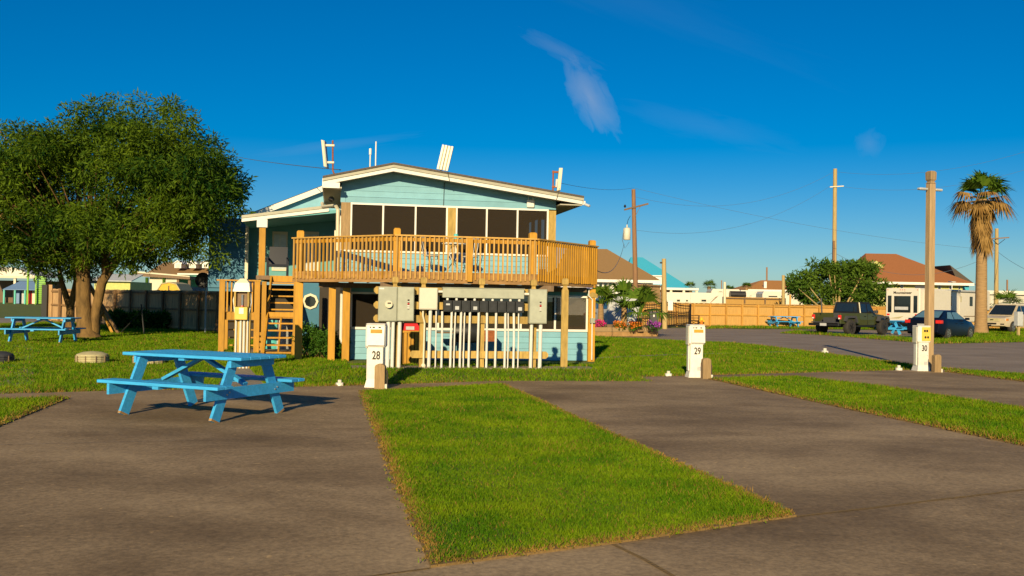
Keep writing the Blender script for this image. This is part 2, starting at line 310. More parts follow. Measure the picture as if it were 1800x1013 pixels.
isl=[[(1240,578.5),(1300,577.5),(1560,580),(1560,577),(1250,575)],[(1370,586.5),(1440,589),(1640,605),(1800,602),(1990,604),(1990,592),(1800,593),(1700,592),(1600,596),(1500,590.5),(1400,583.5)],[(1690,592),(1800,592.5),(1990,594),(1990,580),(1700,580)]]
for s in isl: sheet('grass_island',gp(*s),.012,'soil')
# grass blades ---------------------------------------------------
def inpoly(p,poly):
    x,y=p[:,0],p[:,1]; c=np.zeros(len(p),bool); n=len(poly)
    for i in range(n):
        x0,y0=poly[i]; x1,y1=poly[i-1]
        k=((y0>y)!=(y1>y))&(x<(x1-x0)*(y-y0)/((y1-y0)+1e-12)+x0); c^=k
    return c
def edged(p,poly):
    d=np.full(len(p),1e9)
    for i in range(len(poly)):
        a=np.array(poly[i-1]); b=np.array(poly[i]); ab=b-a; t=np.clip(((p-a)@ab)/(ab@ab+1e-9),0,1); d=np.minimum(d,np.linalg.norm(p-(a+t[:,None]*ab),axis=1))
    return d
def bankz(p):
    u=(p-HO[:2])@HU[:2]; v=(p-HO[:2])@HVv[:2]
    return np.interp(v,[-4.1,-2.75,-1.9,-.9],[0,.15,.15,0])*np.clip(np.minimum((u+2.2)/.7,(5.0-u)/.6),0,1)
def blades(name,label,poly,z,dens,hgt,excl=(),dryw=.12,dryp=.04,ymax=80,maxn=260000):
    poly=[tuple(q) for q in poly]; A=np.array(poly); lo=A.min(0); hi=A.max(0); lo[1]=max(lo[1],3)
    n=int(dens*(hi-lo).prod()); n=min(n,6000000)
    p=lo+rng.random((n,2))*(hi-lo)
    # thin with distance, widen instead; only inside the view cone
    Y=p[:,1]; keep=(rng.random(n)<np.clip((7.0/np.maximum(Y,7))**1.55,0,1))&(np.abs(p[:,0])<Y*.56+.6)&(Y<ymax); p=p[keep]
    p=p[inpoly(p+.035*np.stack([np.sin(p[:,1]*23+np.sin(p[:,0]*31)*2),np.sin(p[:,0]*19+np.sin(p[:,1]*37)*2)],1)+rng.normal(size=p.shape)*.02,poly)]
    for e in excl: p=p[~inpoly(p,e)]
    p=p[:maxn]; n=len(p); Y=p[:,1]; ed=edged(p,poly)
    wdt=.0045*np.maximum(Y/7,1)**.85*(.7+.6*rng.random(n)); hh=hgt*(.5+.8*rng.random(n))*np.where(ed<.05,.6,1)*np.maximum(Y/9,1)**.25
    patch=np.sin(p[:,0]*1.7+np.sin(p[:,1]*.9)*2)*np.sin(p[:,1]*1.3+1.1*np.sin(p[:,0]*.8))
    hh=hh*(1+.3*patch); dry=(rng.random(n)<np.clip(dryp+.05*(patch>.55)+.75*np.exp(-(ed/dryw)**2),0,1))
    a=rng.random(n)*2*np.pi; ln=rng.normal(size=(n,2))*.55*hh[:,None]
    b=np.stack([p[:,0],p[:,1],np.full(n,z) if not callable(z) else z(p)],1); sx=np.stack([np.cos(a),np.sin(a),0*a],1)*wdt[:,None]
    tip=b+np.concatenate([ln,hh[:,None]],1)
    v=np.stack([b-sx,b+sx,tip],1).reshape(-1,3)
    me=bpy.data.meshes.new(name); me.vertices.add(3*n); me.vertices.foreach_set('co',v.ravel()); me.loops.add(3*n); me.loops.foreach_set('vertex_index',np.arange(3*n)); me.polygons.add(n); me.polygons.foreach_set('loop_start',np.arange(n)*3); me.update(calc_edges=True)
    me.materials.append(MATS['grass']); me.materials.append(MATS['drygrass']); me.polygons.foreach_set('material_index',dry.astype(np.int32))
    o=bpy.data.objects.new(name,me); COL.objects.link(o); return tag(o,label,'grass',kind='stuff')
blades('strip_grass','bright green mown grass strip with dry edges between the two front pads',gp(*S1),.03,9500,.034,dryw=.10,dryp=.04)
blades('strip_grass','long grass strip receding to the right beyond the second pad',gp(*S2),.03,6000,.045,dryw=.13,dryp=.04)
blades('strip_grass','shaded grass patch at the far left edge of the front pad',gp(*S0),.03,6000,.045)
blades('strip_grass','narrow grass strip right of the wooden lamp post',gp(*S3),.03,6000,.045)
lawn=padback[:-1]+gp((1800,663),(1700,651),(1600,641.5),(1500,628),(1400,615),(1300,604),(1230,600.5),(1157,597.5),(1036,591),(1036,585),(700,585),(560,590),(395,583),(84,566),(-60,573))
ex=[gp((380,683.5),(470,682),(432,641),(405,641)),[hq(-2.2,-4.1),hq(5,-4.1),hq(5,-.9),hq(-2.2,-.9)],gp((610,640),(1046,641),(1046,600),(610,600)),gp((425,622),(600,628),(600,617),(430,612)),gp((1044,629),(1160,624),(1290,620.5),(1402,617.5),(1402,619),(1290,622),(1160,626),(1044,631.5))]
blades('lawn_grass','wide green lawn around the raised cottage and under the tree',lawn,0,3800,.05,ex,dryw=.2,dryp=.07,ymax=60,maxn=420000)
blades('bank_grass','low green bank in front of the meter rack',[hq(-2.2,-4.1),hq(5,-4.1),hq(5,-.9),hq(-2.2,-.9)],bankz,4200,.05,[[hq(-1.0,-2.7),hq(4.2,-2.7),hq(4.2,-2.0),hq(-1.0,-2.0)]],dryw=.02,dryp=.07)
for s,l in zip(isl,('strip along the board fence','verge under the pickup and sedan','verge under the palm')): blades('verge_grass','green grass '+l,gp(*s),.012,2500,.09,ymax=90)
# bare brown earth patches under tree
for c,rx,ry in (((240,606),2.6,.5),((330,611),2.4,.45),((190,641),1.6,.25),((60,646),2.2,.25),((290,652),1.8,.25)):
    q=G(*c); sheet('bare_earth',[(q[0]+rx*math.cos(t)*(1+.2*math.sin(3*t)),q[1]+ry*math.sin(t)*(1+.25*math.cos(2*t))) for t in np.linspace(0,2*math.pi,22)[:-1]],.005,'drysoil')
# ================================================================ PICNIC TABLES
def picnic(label):
    t=thing('picnic_table',label,'picnic table',group='blue picnic tables')
    Lh=1.0
    for i in range(5):
        y0=-.45+i*.182; MB().box(-Lh,Lh,y0,y0+.172,.765,.805).build('top_plank','bluepaint',t,bevel=.005)
    for s in (-1,1):
        for k in range(2):
            y0=s*.72-.145+k*.15; MB().box(-Lh,Lh,y0,y0+.14,.425,.465).build('seat_plank','bluepaint',t,bevel=.005)
        for e in (-1,1):
            x=e*.76
            lg=MB().bar((x,s*.30,.764),(x,s*.645,.0),.042,.15,up=(0,1,.45)).build('leg','bluepaint',t)
            MB().bar((x,s*.633,.0275),(x,s*.6455,.0005),.0435,.152,up=(0,1,.45)).build('bare_foot','rawwood',lg)
        MB().bar((s*.03,0,.742),(s*.70,0,.43),.088,.04,up=(0,0,1)).build('brace','bluepaint',t)
    for e in (-1,1):
        MB().bar((e*.802,-.86,.353),(e*.802,.86,.353),.04,.14).build('seat_support','bluepaint',t)
        MB().bar((e*.802,-.42,.715),(e*.802,.42,.715),.04,.09).build('top_support','bluepaint',t)
        for s in (-1,1):
            for dz in (-.02,.025): MB().lathe([(.012,0),(.012,.008)],(e*.823 if e>0 else -.831,s*.47+dz,.35+dz*.6),8,'x').build('bolt','steel',t)
    for y in (-.72,.72): MB().box(-.05,.05,y-.14,y+.14,.388,.4245).build('seat_cleat','bluepaint',t)
    MB().box(-.05,.05,-.42,.42,.728,.7645).build('top_cleat','bluepaint',t)
    return t
pt=picnic('large blue picnic table on the concrete in the left foreground'); pt.location=(-4.09,12.84,.016); pt.rotation_euler[2]=R(-24.6)
for loc,rz,lb in (((*G(76,602.5)[:2],.0),R(4),'blue picnic table on the lawn beside the leafy tree trunk'),((*G(1378,576.8)[:2],.012),R(10),'pale blue picnic table in front of the long board fence'),((*G(1575,588.5)[:2],.012),R(41),'blue picnic table between the green pickup and the dark sedan')):
    c=copy_tree(pt); c.location=loc; c.rotation_euler[2]=rz; c['label']=lb
# ================================================================ POWER PEDESTALS + BOLLARDS
def pedestal(px,py,num,label,rz,openpanel=False):
    q=G(px,py); t=thing('power_pedestal',label,'pedestal',(q[0],q[1],.015),rz,'numbered power pedestals')
    t.scale=(.82,.85,.935)
    MB().box(-.17,.17,-.10,.16,.10,.78).build('post','plastwhite',t,bevel=.012)
    MB().frustum((-.22,-.14),(.20,.20),0,(-.175,-.105),(.175,.165),.16).build('base','plastwhite',t)
    MB().box(-.215,.215,-.13,.19,.76,1.19).build('head','plastwhite',t,bevel=.025)
    MB().box(-.225,-.165,-.06,.15,.74,1.17).build('side_cover','boxcream',t,bevel=.01)
    MB().box(-.20,-.168,-.02,.12,.15,.74).build('side_channel','plastwhite',t,bevel=.006)
    if openpanel:
        MB().box(-.09,.20,-.146,-.128,.80,1.17).build('socket_panel','yellowpanel',t,bevel=.006)
        for x,z in ((.0,1.07),(.075,1.07)): MB().box(x-.028,x+.028,-.152,-.144,z-.03,z+.03).build('breaker','black',t)
        for x,z in ((.02,.90),(.105,.90)): MB().lathe([(.032,0),(.032,.01)],(x,-.155,z),12,'y').build('socket','black',t)
    else:
        MB().prism([(-.16,-.131,.80),(-.16,-.175,.80),(-.16,-.15,1.16),(-.16,-.131,1.17)],(.36,0,0)).build('hood','plastwhite',t)
        MB().prism([(-.10,-.1725,1.03),(-.10,-.1665,1.10),(-.10,-.159,1.10),(-.10,-.165,1.03)],(.25,0,0)).build('warning_label','label',t)
        for x,w_ in ((-.12,.03),(-.06,.05),(.07,.05)): MB().box(x,x+w_,-.1575,-.150,1.125,1.15).build('print_mark','num',t)
    text_part(num,.21,'num',t,Matrix.Translation((.02,-.103,.60))@FRONT@Matrix.Diagonal((.86,1.05,1,1)))
    for x,z in ((-.12,.42),(.12,.42),(-.12,.70),(.12,.70)): MB().lathe([(.006,0),(.006,.004)],(x,-.104,z),6,'y').build('screw','num',t)
    MB().box(.02,.11,-.106,-.098,.13,.25).build('vent_plate','rvgrey',t)
    MB().frustum((-.215,-.13),(.215,.19),1.1905,(-.19,-.105),(.19,.165),1.21).build('cap','plastwhite',t)
    return t
def bollard(px,py,label,rz):
    q=G(px,py); t=thing('wooden_bollard',label,'bollard',(q[0],q[1],.0),rz,'wooden bollards beside the pedestals')
    MB().prism([(-.09,-.07,0),(.09,-.07,0),(.09,-.07,.40),(.075,-.07,.43),(.03,-.07,.45),(-.03,-.07,.45),(-.075,-.07,.43),(-.09,-.07,.40)],(0,.14,0)).build('post','greywood',t,bevel=.006)
    MB().box(.092,.13,-.06,.06,.0,.10).build('spigot_base','boxcream',t); MB().tube([(.12,.02,.0),(.12,.02,.28),(.10,.02,.34)],.016,6).build('hose_pipe','num',t)
    return t
pedestal(660,682,'28','white power pedestal numbered 28 beside a wooden bollard',R(-2)); bollard(668,685,'stubby wooden bollard covering the foot of the left pedestal',R(-3))
pedestal(1222,664.5,'29','white power pedestal numbered 29 on the edge of the pavement',R(6)); bollard(1241,667,'stubby wooden bollard beside the middle pedestal',R(6))
pedestal(1620,653,'30','white power pedestal numbered 30 with open yellow socket panel',R(8),True); bollard(1646,655.5,'stubby wooden bollard beside the timber lamp post',R(10))
q=G(1790,592); t=thing('power_pedestal','grey pedestal on a post at the far right near the gold suv','pedestal',(q[0],q[1],0),R(20),'numbered power pedestals')
MB().box(-.2,.2,-.15,.15,.62,1.45).build('head','rvgrey',t,bevel=.02); MB().box(-.07,.07,-.05,.05,0,.62).build('post','pole2',t)
for px,py,lb in ((597,679,'small white pipe cap on the pavement behind the foreground table'),(1175,662,'small white pipe cap left of the middle pedestal'),(1580,652,'small white pipe cap left of the timber lamp post'),(1450,622,'small white pipe stub on the lawn by the road')):
    q=G(px,py); t=thing('pipe_cap',lb,'pipe cap',(q[0],q[1],0),0,'white drain caps'); s=max(1,q[1]/20)
    MB().lathe([(.07*s,0),(.07*s,.06*s),(.055*s,.065*s)],n=12).build('collar','plastwhite',t); MB().lathe([(.035*s,.0655*s),(.035*s,.11*s),(.03*s,.115*s)],n=8).build('plug','boxcream',t)
# ================================================================ COTTAGE (house frame)
HL=(float(HO[0]),float(HO[1]),0.0)
hs_=thing('raised_cottage','raised aqua cottage with screened rooms and low gable roof','house',HL,HA)
def clap(parent,u0,u1,v,z0,z1,step,m,top=None,name='clapboard',face=-1):
    z=z0
    while z<z1-.01:
        zt=min(z+step,z1)
        def lim(u): return min(zt,top(u)) if top else zt
        if top:
            # clip the board to the gable line
            us=[u for u in np.linspace(u0,u1,60) if top(u)>z+.01]
            if us:
                poly=[(us[0],z),(us[-1],z)]+[(u,lim(u)) for u in us[::-1]]
                MB().prism([(a,v+face*.0,b) for a,b in poly],(0,.02,0)).build(name,m,parent)
        else:
            MB().add([(u0,v-.028,z),(u1,v-.028,z),(u1,v-.008,zt-.003),(u0,v-.008,zt-.003),(u0,v+.02,z),(u1,v+.02,z),(u1,v+.02,zt-.003),(u0,v+.02,zt-.003)],[(0,1,2,3),(4,7,6,5),(0,4,5,1),(3,2,6,7),(0,3,7,4),(1,5,6,2)]).build(name,m,parent)
        z=zt
W=2.35
# lower room
WL=W; lu0=onv(617,560,WL)[0]; lu1=onv(1033,560,WL)[0]; zs0=onv(800,577.5,WL)[1]; zh=onv(800,516.5,WL)[1]
clap(hs_,lu0,lu1,WL,.02,zs0-.05,(zs0-.07)/5,'aqua')
MB().box(lu0,lu1,WL-.05,WL+.02,zs0-.05,zs0+.01).build('window_sill','white',hs_)
MB().box(lu0,lu1,WL-.05,WL+.02,zh-.05,zh).build('window_head','white',hs_)
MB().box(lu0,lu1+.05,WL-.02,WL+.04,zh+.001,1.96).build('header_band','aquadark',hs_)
lm=[onv(p,560,WL)[0] for p in (617,700,770,850,915,975,1031)]
for u in lm: MB().box(u-.025,u+.025,WL-.048,WL+.018,zs0+.011,zh-.051).build('window_mullion','white',hs_)
for a_,b_ in zip(lm[:-1],lm[1:]): MB().box(a_+.026,b_-.026,WL-.004,WL,zs0+.012,zh-.052).build('window_screen','screen',hs_,fix=False)
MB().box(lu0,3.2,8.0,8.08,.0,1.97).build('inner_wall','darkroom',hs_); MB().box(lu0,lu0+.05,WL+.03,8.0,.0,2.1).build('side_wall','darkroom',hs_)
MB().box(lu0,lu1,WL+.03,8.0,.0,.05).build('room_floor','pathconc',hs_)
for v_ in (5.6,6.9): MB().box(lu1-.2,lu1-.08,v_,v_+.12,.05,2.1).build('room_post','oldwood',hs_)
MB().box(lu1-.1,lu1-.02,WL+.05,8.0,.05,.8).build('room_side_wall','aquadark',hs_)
MB().box(5.32,5.50,W-.14,W+.04,0,1.93).build('corner_post','orange',hs_)
MB().prism([(5.25,W-.17,1.72),(5.40,W-.17,1.86),(5.55,W-.17,1.80),(5.55,W-.17,1.70)],(0,.03,0)).build('bracket_plate','treated',hs_)
MB().tube([(5.30,W-.19,1.93),(5.30,W-.19,1.75),(5.40,W-.19,1.65),(5.41,W-.19,.05)],.018,6).build('conduit','pvc',hs_); MB().box(5.35,5.47,W-.23,W-.14,1.03,1.16).build('junction_box','boxgrey',hs_)
# upper room
UL,UR=-1.23,4.40
clap(hs_,UL,UR,W,2.22,2.77,.137,'aqua')
MB().box(UL,UR,W-.05,W+.02,2.77,2.82).build('window_sill','white',hs_)
MB().box(-1.0,4.2,W-.05,W+.02,3.985,4.03).build('window_head','white',hs_)
def gx(px): return onv(px,400,W)[0]
for px in (617,673,730,785,802,855,909,962): u=gx(px); MB().box(u-.022,u+.022,W-.048,W+.018,2.821,3.984).build('window_mullion','white',hs_)
for a,b in ((617,673),(673,730),(730,785),(802,855),(855,909),(909,962)): MB().box(gx(a)+.022,gx(b)-.022,W-.004,W,2.822,3.983).build('window_screen','screen',hs_,fix=False)
MB().box(UL,gx(617)-.023,W-.06,W+.08,2.821,4.03).build('corner_post','greywood',hs_); MB().box(gx(785)+.023,gx(802)-.023,W-.06,W+.06,2.821,3.984).build('centre_post','treated',hs_); MB().box(gx(962)+.023,UR,W-.06,W+.08,2.20,4.0).build('corner_post','treated',hs_)
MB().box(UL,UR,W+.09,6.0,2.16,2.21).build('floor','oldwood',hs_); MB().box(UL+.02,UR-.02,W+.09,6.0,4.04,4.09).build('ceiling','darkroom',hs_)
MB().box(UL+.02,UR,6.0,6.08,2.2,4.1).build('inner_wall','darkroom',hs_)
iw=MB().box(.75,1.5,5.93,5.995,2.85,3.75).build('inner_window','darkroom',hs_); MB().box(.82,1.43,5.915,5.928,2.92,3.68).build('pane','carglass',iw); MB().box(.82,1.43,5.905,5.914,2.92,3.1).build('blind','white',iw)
# right side: open screened bays, left side: siding + windows
for v_ in (3.2,4.1,5.0,5.85): MB().box(UR-.09,UR-.005,v_,v_+.12,2.82,4.0).build('side_post','oldwood',hs_)
MB().box(UR-.04,UR,W+.09,6.0,2.2,2.8).build('side_wall','aqua',hs_); MB().box(UR-.04,UR-.001,W+.09,6.0,3.95,4.35).build('side_wall','aqua',hs_)
MB().box(UL,UL+.04,W+.09,6.6,2.2,2.78).build('side_wall','aqua',hs_); MB().box(UL,UL+.04,W+.09,6.6,4.0,4.38).build('side_wall','aqua',hs_)
for v_ in (2.95,3.6,4.3,5.0): MB().box(UL-.015,UL+.05,v_,v_+.06,2.78,4.0).build('side_mullion','white',hs_)
MB().box(UL+.012,UL+.018,W+.1,5.0,2.79,3.99).build('side_screen','screen',hs_); MB().box(UL,UL+.04,5.06,6.6,2.78,4.0).build('side_wall','aqua',hs_)
# gable
RP=.05; LE,RE=-1.70,5.02
def rt(u): return 4.98-.235*(RP-u) if u<RP else 4.98-.134*(u-RP)
clap(hs_,UL,UR,W-.03,4.03,5.0,.155,'aqua',top=lambda u: rt(u)-.12)
for i,z in enumerate((4.03,4.185,4.34,4.495,4.65)):   # drip shadow lips between boards
    us=[u for u in np.linspace(UL,UR,80) if rt(u)-.14>z]
    if us: MB().box(us[0],us[-1],W-.043,W-.031,z-.0,z+.012).build('board_lip','aqua',hs_)
MB().box(UL-.02,UL+.10,W-.046,W-.032,4.03,4.45).build('corner_trim','aqua',hs_)
VF,VB=1.80,6.6
rf=MB()
for (ua,ub) in ((LE,RP),(RP,RE)):
    rf.prism([(ua,VF-.05,rt(ua)),(ub,VF-.05,rt(ub)),(ub,VF-.05,rt(ub)+.05),(ua,VF-.05,rt(ua)+.05)],(0,VB-VF,0))
roof=rf.build('roof','roofing',hs_)
for (ua,ub) in ((LE,RP),(RP,RE)):
    MB().prism([(ua,VF-.03,rt(ua)-.075),(ub,VF-.03,rt(ub)-.075),(ub,VF-.03,rt(ub)-.002),(ua,VF-.03,rt(ua)-.002)],(0,.03,0)).build('drip_board','soffit',roof)
    MB().prism([(ua,VF,rt(ua)-.17),(ub,VF,rt(ub)-.17),(ub,VF,rt(ub)-.076),(ua,VF,rt(ua)-.076)],(0,.035,0)).build('fascia','white',roof)
    MB().prism([(ua+.02,VF+.04,rt(ua)-.14),(ub,VF+.04,rt(ub)-.14),(ub,VF+.04,rt(ub)-.10),(ua+.02,VF+.04,rt(ua)-.10)],(0,W-VF-.08,0)).build('soffit','soffit',roof)
MB().box(LE-.01,LE+.025,VF,VB-.1,rt(LE)-.22,rt(LE)-.01).build('eave_fascia','white',roof); MB().box(LE+.03,UL,VF+.04,VB-.1,rt(LE)-.24,rt(LE)-.20).build('eave_soffit','soffit',roof)
MB().box(LE+.0,LE+.42,VF-.002,VF+.03,rt(LE)-.24,rt(LE)-.10).build('return_board','white',roof)
MB().box(RE-.03,RE,VF,VB-.1,rt(RE)-.18,rt(RE)-.01).build('eave_fascia','white',roof); MB().box(UR,RE-.03,VF+.04,VB-.1,rt(RE)-.2,rt(RE)-.17).build('eave_soffit','soffit',roof)
# downspout
MB().tube([(LE-.05,5.4,4.28),(LE-.02,5.1,4.15),(UL-.14,2.75,3.98),(UL-.08,2.5,3.85),(UL-.07,2.5,2.25)],.048,8).build('downspout','cream',hs_,smooth=True)
MB().tube([(UL+.06,2.2,1.9),(UL+.06,2.2,.55),(UL+.1,2.1,.45)],.045,8).build('drain_pipe','pvc',hs_)
fl=MB().lathe([(.03,0),(.07,.12),(.075,.14)],(LE+.22,2.4,4.12),10,'y').build('flood_lamp','darkmetal',hs_); 
# small fixtures on gable
wb=MB().box(3.60,3.80,W-.11,W-.045,4.06,4.27).build('wifi_box','white',hs_,bevel=.02)
for u in (3.64,3.76): MB().tube([(u,W-.075,4.27),(u,W-.075,4.44)],.008,6).build('aerial','white',wb)
MB().tube([(1.42,VF-.06,rt(1.42)+.05),(1.47,VF-.035,rt(1.47)-.17),(1.40,W-.06,4.62),(1.39,W-.06,4.04)],.008,5).build('roof_cable','black',hs_)
MB().tube([(4.35,VF-.06,rt(4.35)+.14),(4.30,VF-.04,rt(4.3)-.1),(4.28,VF-.03,rt(4.28)-.17)],.007,5).build('roof_cable','black',hs_)
scam=MB().box(RE,RE+.05,VF+.0,VF+.05,rt(RE)-.17,rt(RE)-.08).build('camera_mount','white',hs_); MB().tube([(RE+.03,VF,rt(RE)-.16),(RE+.14,VF-.1,rt(RE)-.22)],.035,8).build('camera_body','rvgrey',scam)
# rear wing: porch, gable, blue bay
vP,vB=8.2,11.6
pL,pz1=onv(425,384,vP); pR,pz2=onv(578,366,vP)
MB().prism([(pL,vP-.03,pz1-.11),(pR,vP-.03,pz2-.11),(pR,vP-.03,pz2+.0),(pL,vP-.03,pz1+.0)],(0,.03,0)).build('porch_fascia','white',hs_)
MB().prism([(pL,vP-.06,pz1+.002),(pR,vP-.06,pz2+.002),(pR,vP-.06,pz2+.09),(pL,vP-.06,pz1+.09)],(0,.09,0)).build('porch_drip','soffit',hs_)
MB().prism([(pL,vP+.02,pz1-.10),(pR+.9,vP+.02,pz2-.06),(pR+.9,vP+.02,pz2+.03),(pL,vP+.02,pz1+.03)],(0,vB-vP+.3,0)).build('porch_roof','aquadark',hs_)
MB().box(pR,UL-.005,6.62,6.9,pz2-.12,pz2+.1).build('porch_return','cream',hs_)
gu0,gz0=onv(428,384,vB+.2); gu1,gz1=onv(566,331,vB+.2); sl=(gz1-gz0)/(gu1-gu0)
rw=MB().prism([(gu0,vB-.1,gz0),(gu1+1.6,vB-.1,gz0+sl*(gu1+1.6-gu0)),(gu1+1.6,vB-.1,gz0+sl*(gu1+1.6-gu0)+.06),(gu0,vB-.1,gz0+.06)],(0,6,0)).build('wing_roof','roofing',hs_)
MB().prism([(gu0,vB-.16,gz0-.17),(gu1+1.6,vB-.16,gz0+sl*(gu1+1.6-gu0)-.17),(gu1+1.6,vB-.16,gz0+sl*(gu1+1.6-gu0)+.03),(gu0,vB-.16,gz0+.03)],(0,.05,0)).build('wing_fascia','white',rw)
clap(hs_,gu0,gu1+1.6,vB+.1,3.9,gz1+.8,.18,'aqua',top=lambda u: gz0+sl*(u-gu0)-.1)
bl,_=onv(434,450,10.9); bl0,_=onv(366,480,10.9)
zb=onv(400,506,10.9)[1]
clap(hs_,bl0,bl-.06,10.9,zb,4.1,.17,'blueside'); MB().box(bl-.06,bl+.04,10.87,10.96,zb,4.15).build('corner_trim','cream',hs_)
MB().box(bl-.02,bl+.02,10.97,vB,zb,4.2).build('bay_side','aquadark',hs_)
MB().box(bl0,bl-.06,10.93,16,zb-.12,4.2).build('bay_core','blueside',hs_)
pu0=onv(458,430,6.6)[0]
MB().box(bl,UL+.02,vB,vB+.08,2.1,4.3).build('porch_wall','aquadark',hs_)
MB().box(pu0-.1,UL,6.47,vB,2.08,2.2).build('porch_floor','oldwood',hs_)
for a,b in ((479,506),(533,561)):
    u0,z1=onv(a,407,vB-.03); u1,_=onv(b,407,vB-.03); z0=onv(a,476,vB-.03)[1]
    w_=MB().box(u0,u1,vB-.04,vB-.002,z0,z1).build('porch_window','cream',hs_); zm=(z0+z1)/2
    MB().box(u0+.06,u1-.06,vB-.05,vB-.041,z0+.06,zm-.02).build('pane','paneltint',w_); MB().box(u0+.06,u1-.06,vB-.05,vB-.041,zm+.02,z1-.1).build('pane','paneltint',w_); MB().box((u0+u1)/2-.01,(u0+u1)/2+.01,vB-.056,vB-.051,zm+.02,z1-.1).build('muntin','cream',w_)
pu,_=onv(461,430,6.6); MB().box(pu-.09,pu+.09,6.55,6.72,2.2,3.62).build('porch_post','orange',hs_); MB().box(pu-.16,pu+.14,6.5,6.78,3.62,3.86).build('post_capital','white',hs_)
# dark sheet below the raised wing, underfloor shade put into its colour
MB().box(bl0+.1,UL-.1,13.2,13.3,0,2.0).build('underfloor_shade','shade',hs_)
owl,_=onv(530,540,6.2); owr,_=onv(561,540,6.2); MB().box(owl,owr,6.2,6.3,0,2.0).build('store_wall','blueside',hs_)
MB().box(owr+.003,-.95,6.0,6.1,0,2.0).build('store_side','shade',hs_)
oc=onv(545.5,530,6.18); ow=MB().lathe([(.235,0),(.235,.04)],(oc[0],6.155,oc[1]),8,'y').build('octagon_window','cream',hs_); MB().lathe([(.165,0),(.165,.01)],(oc[0],6.143,oc[1]),8,'y').build('pane','carglass',ow)
lamp=MB().box(UL-.16,UL-.08,5.9,6.0,3.25,3.55).build('wall_lantern','cream',hs_)
# ================================================================ DECK
dk=thing('timber_deck','orange stained timber deck with slatted railing wrapped round the cottage','deck',HL,HA)
A_,B_,C_,D_=(-2.40,2.33),(0,0),(3.40,0),(5.53,2.30)
DZ=2.24
MB().prism([(A_[0],A_[1],DZ-.04),(B_[0],B_[1],DZ-.04),(C_[0],C_[1],DZ-.04),(D_[0],D_[1],DZ-.04),(D_[0],2.29,DZ-.04),(A_[0],2.33,DZ-.04)],(0,0,.035)).build('floor','joist',dk)
def lerp(a,b,t): return (a[0]+(b[0]-a[0])*t,a[1]+(b[1]-a[1])*t)
def nrm(a,b):
    d=Vector((b[0]-a[0],b[1]-a[1])).normalized(); return Vector((d.y,-d.x))
for (a,b,n,lastm) in ((A_,B_,26,'orange2'),(B_,C_,31,'orange2'),(C_,D_,27,'orange')):
    nn=nrm(a,b)*.02
    MB().bar((a[0],a[1],2.10),(b[0],b[1],2.10),.04,.255).build('rim_joist','joist',dk)
    MB().bar((a[0]+nn.x*.3,a[1]+nn.y*.3,3.075),(b[0]+nn.x*.3,b[1]+nn.y*.3,3.075),.14,.035).build('top_rail','orange2',dk)
    MB().bar((a[0]-nn.x*.8,a[1]-nn.y*.8,2.99),(b[0]-nn.x*.8,b[1]-nn.y*.8,2.99),.035,.09).build('under_rail','orange',dk)
    for i in range(n):
        t_=(i+.5)/n; p=lerp(a,b,t_); dz=random.uniform(-.012,.012)
        MB().bar((p[0]+nn.x*2.0,p[1]+nn.y*2.0,2.06+dz),(p[0]+nn.x*2.0,p[1]+nn.y*2.0,3.055),.036,.036,up=(nn.x,nn.y,0)).build('baluster',lastm if random.random()<.8 else 'orange',dk)
def dpost(u,v,z0,z1,w,m,rot=0,cham=True):
    mb=MB(); h=w/2
    if cham: mb.loft([[(u-h,v-h,z0),(u+h,v-h,z0),(u+h,v+h,z0),(u-h,v+h,z0)],[(u-h,v-h,z1-.03),(u+h,v-h,z1-.03),(u+h,v+h,z1-.03),(u-h,v+h,z1-.03)],[(u-h+.025,v-h+.025,z1),(u+h-.025,v-h+.025,z1),(u+h-.025,v+h-.025,z1),(u-h+.025,v+h-.025,z1)]])
    else: mb.box(u-h,u+h,v-h,v+h,z0,z1)
    return mb.build('post',m,dk)
dpost(A_[0]+.17,A_[1]-.03,0,3.27,.18,'orange'); dpost(.06,.09,1.97,3.25,.16,'orange'); dpost(1.78,-.055,2.02,3.05,.12,'orange',cham=False); dpost(3.32,.09,1.97,3.24,.18,'orange'); dpost(D_[0]-.14,D_[1]-.05,1.97,3.24,.17,'orange')
dpost(-1.41,2.0,0,1.84,.17,'orange',cham=False); dpost(-1.06,1.95,0,1.84,.18,'orange',cham=False); dpost(.12,.3,0,1.96,.15,'treated',cham=False)
MB().box(-1.75,5.2,2.02,2.12,1.845,1.97).build('beam','oldwood',dk); MB().box(-.3,3.9,.25,.33,1.83,1.97).build('beam','oldwood',dk)
for u in np.arange(-1.0,5.0,.45): MB().box(u,u+.04,max(.15,-u*.97+.1 if u<0 else .15,(u-3.4)*1.08+.15),2.28,1.98,2.18).build('joist','oldwood',dk)
def finpost(mb,u,v,w,zt):   # round-shouldered treated post with notched top
    h=w/2
    mb.loft([[(u-a,v-b,z),(u+a,v-b,z),(u+a,v+b,z),(u-a,v+b,z)] for z,a,b in ((0,h,h),(zt-.27,h,h),(zt-.22,h*.7,h*.7),(zt-.17,h*.55,h*.55),(zt-.13,h*.95,h*.95),(zt-.03,h*.95,h*.95),(zt,h*.6,h*.6))])
    return mb
_q=G(991,646,.15)
one(finpost(MB(),_q[0],_q[1],.15,2.10),'timber_post','treated','weathered timber post with notched top right of the meter rack','post')
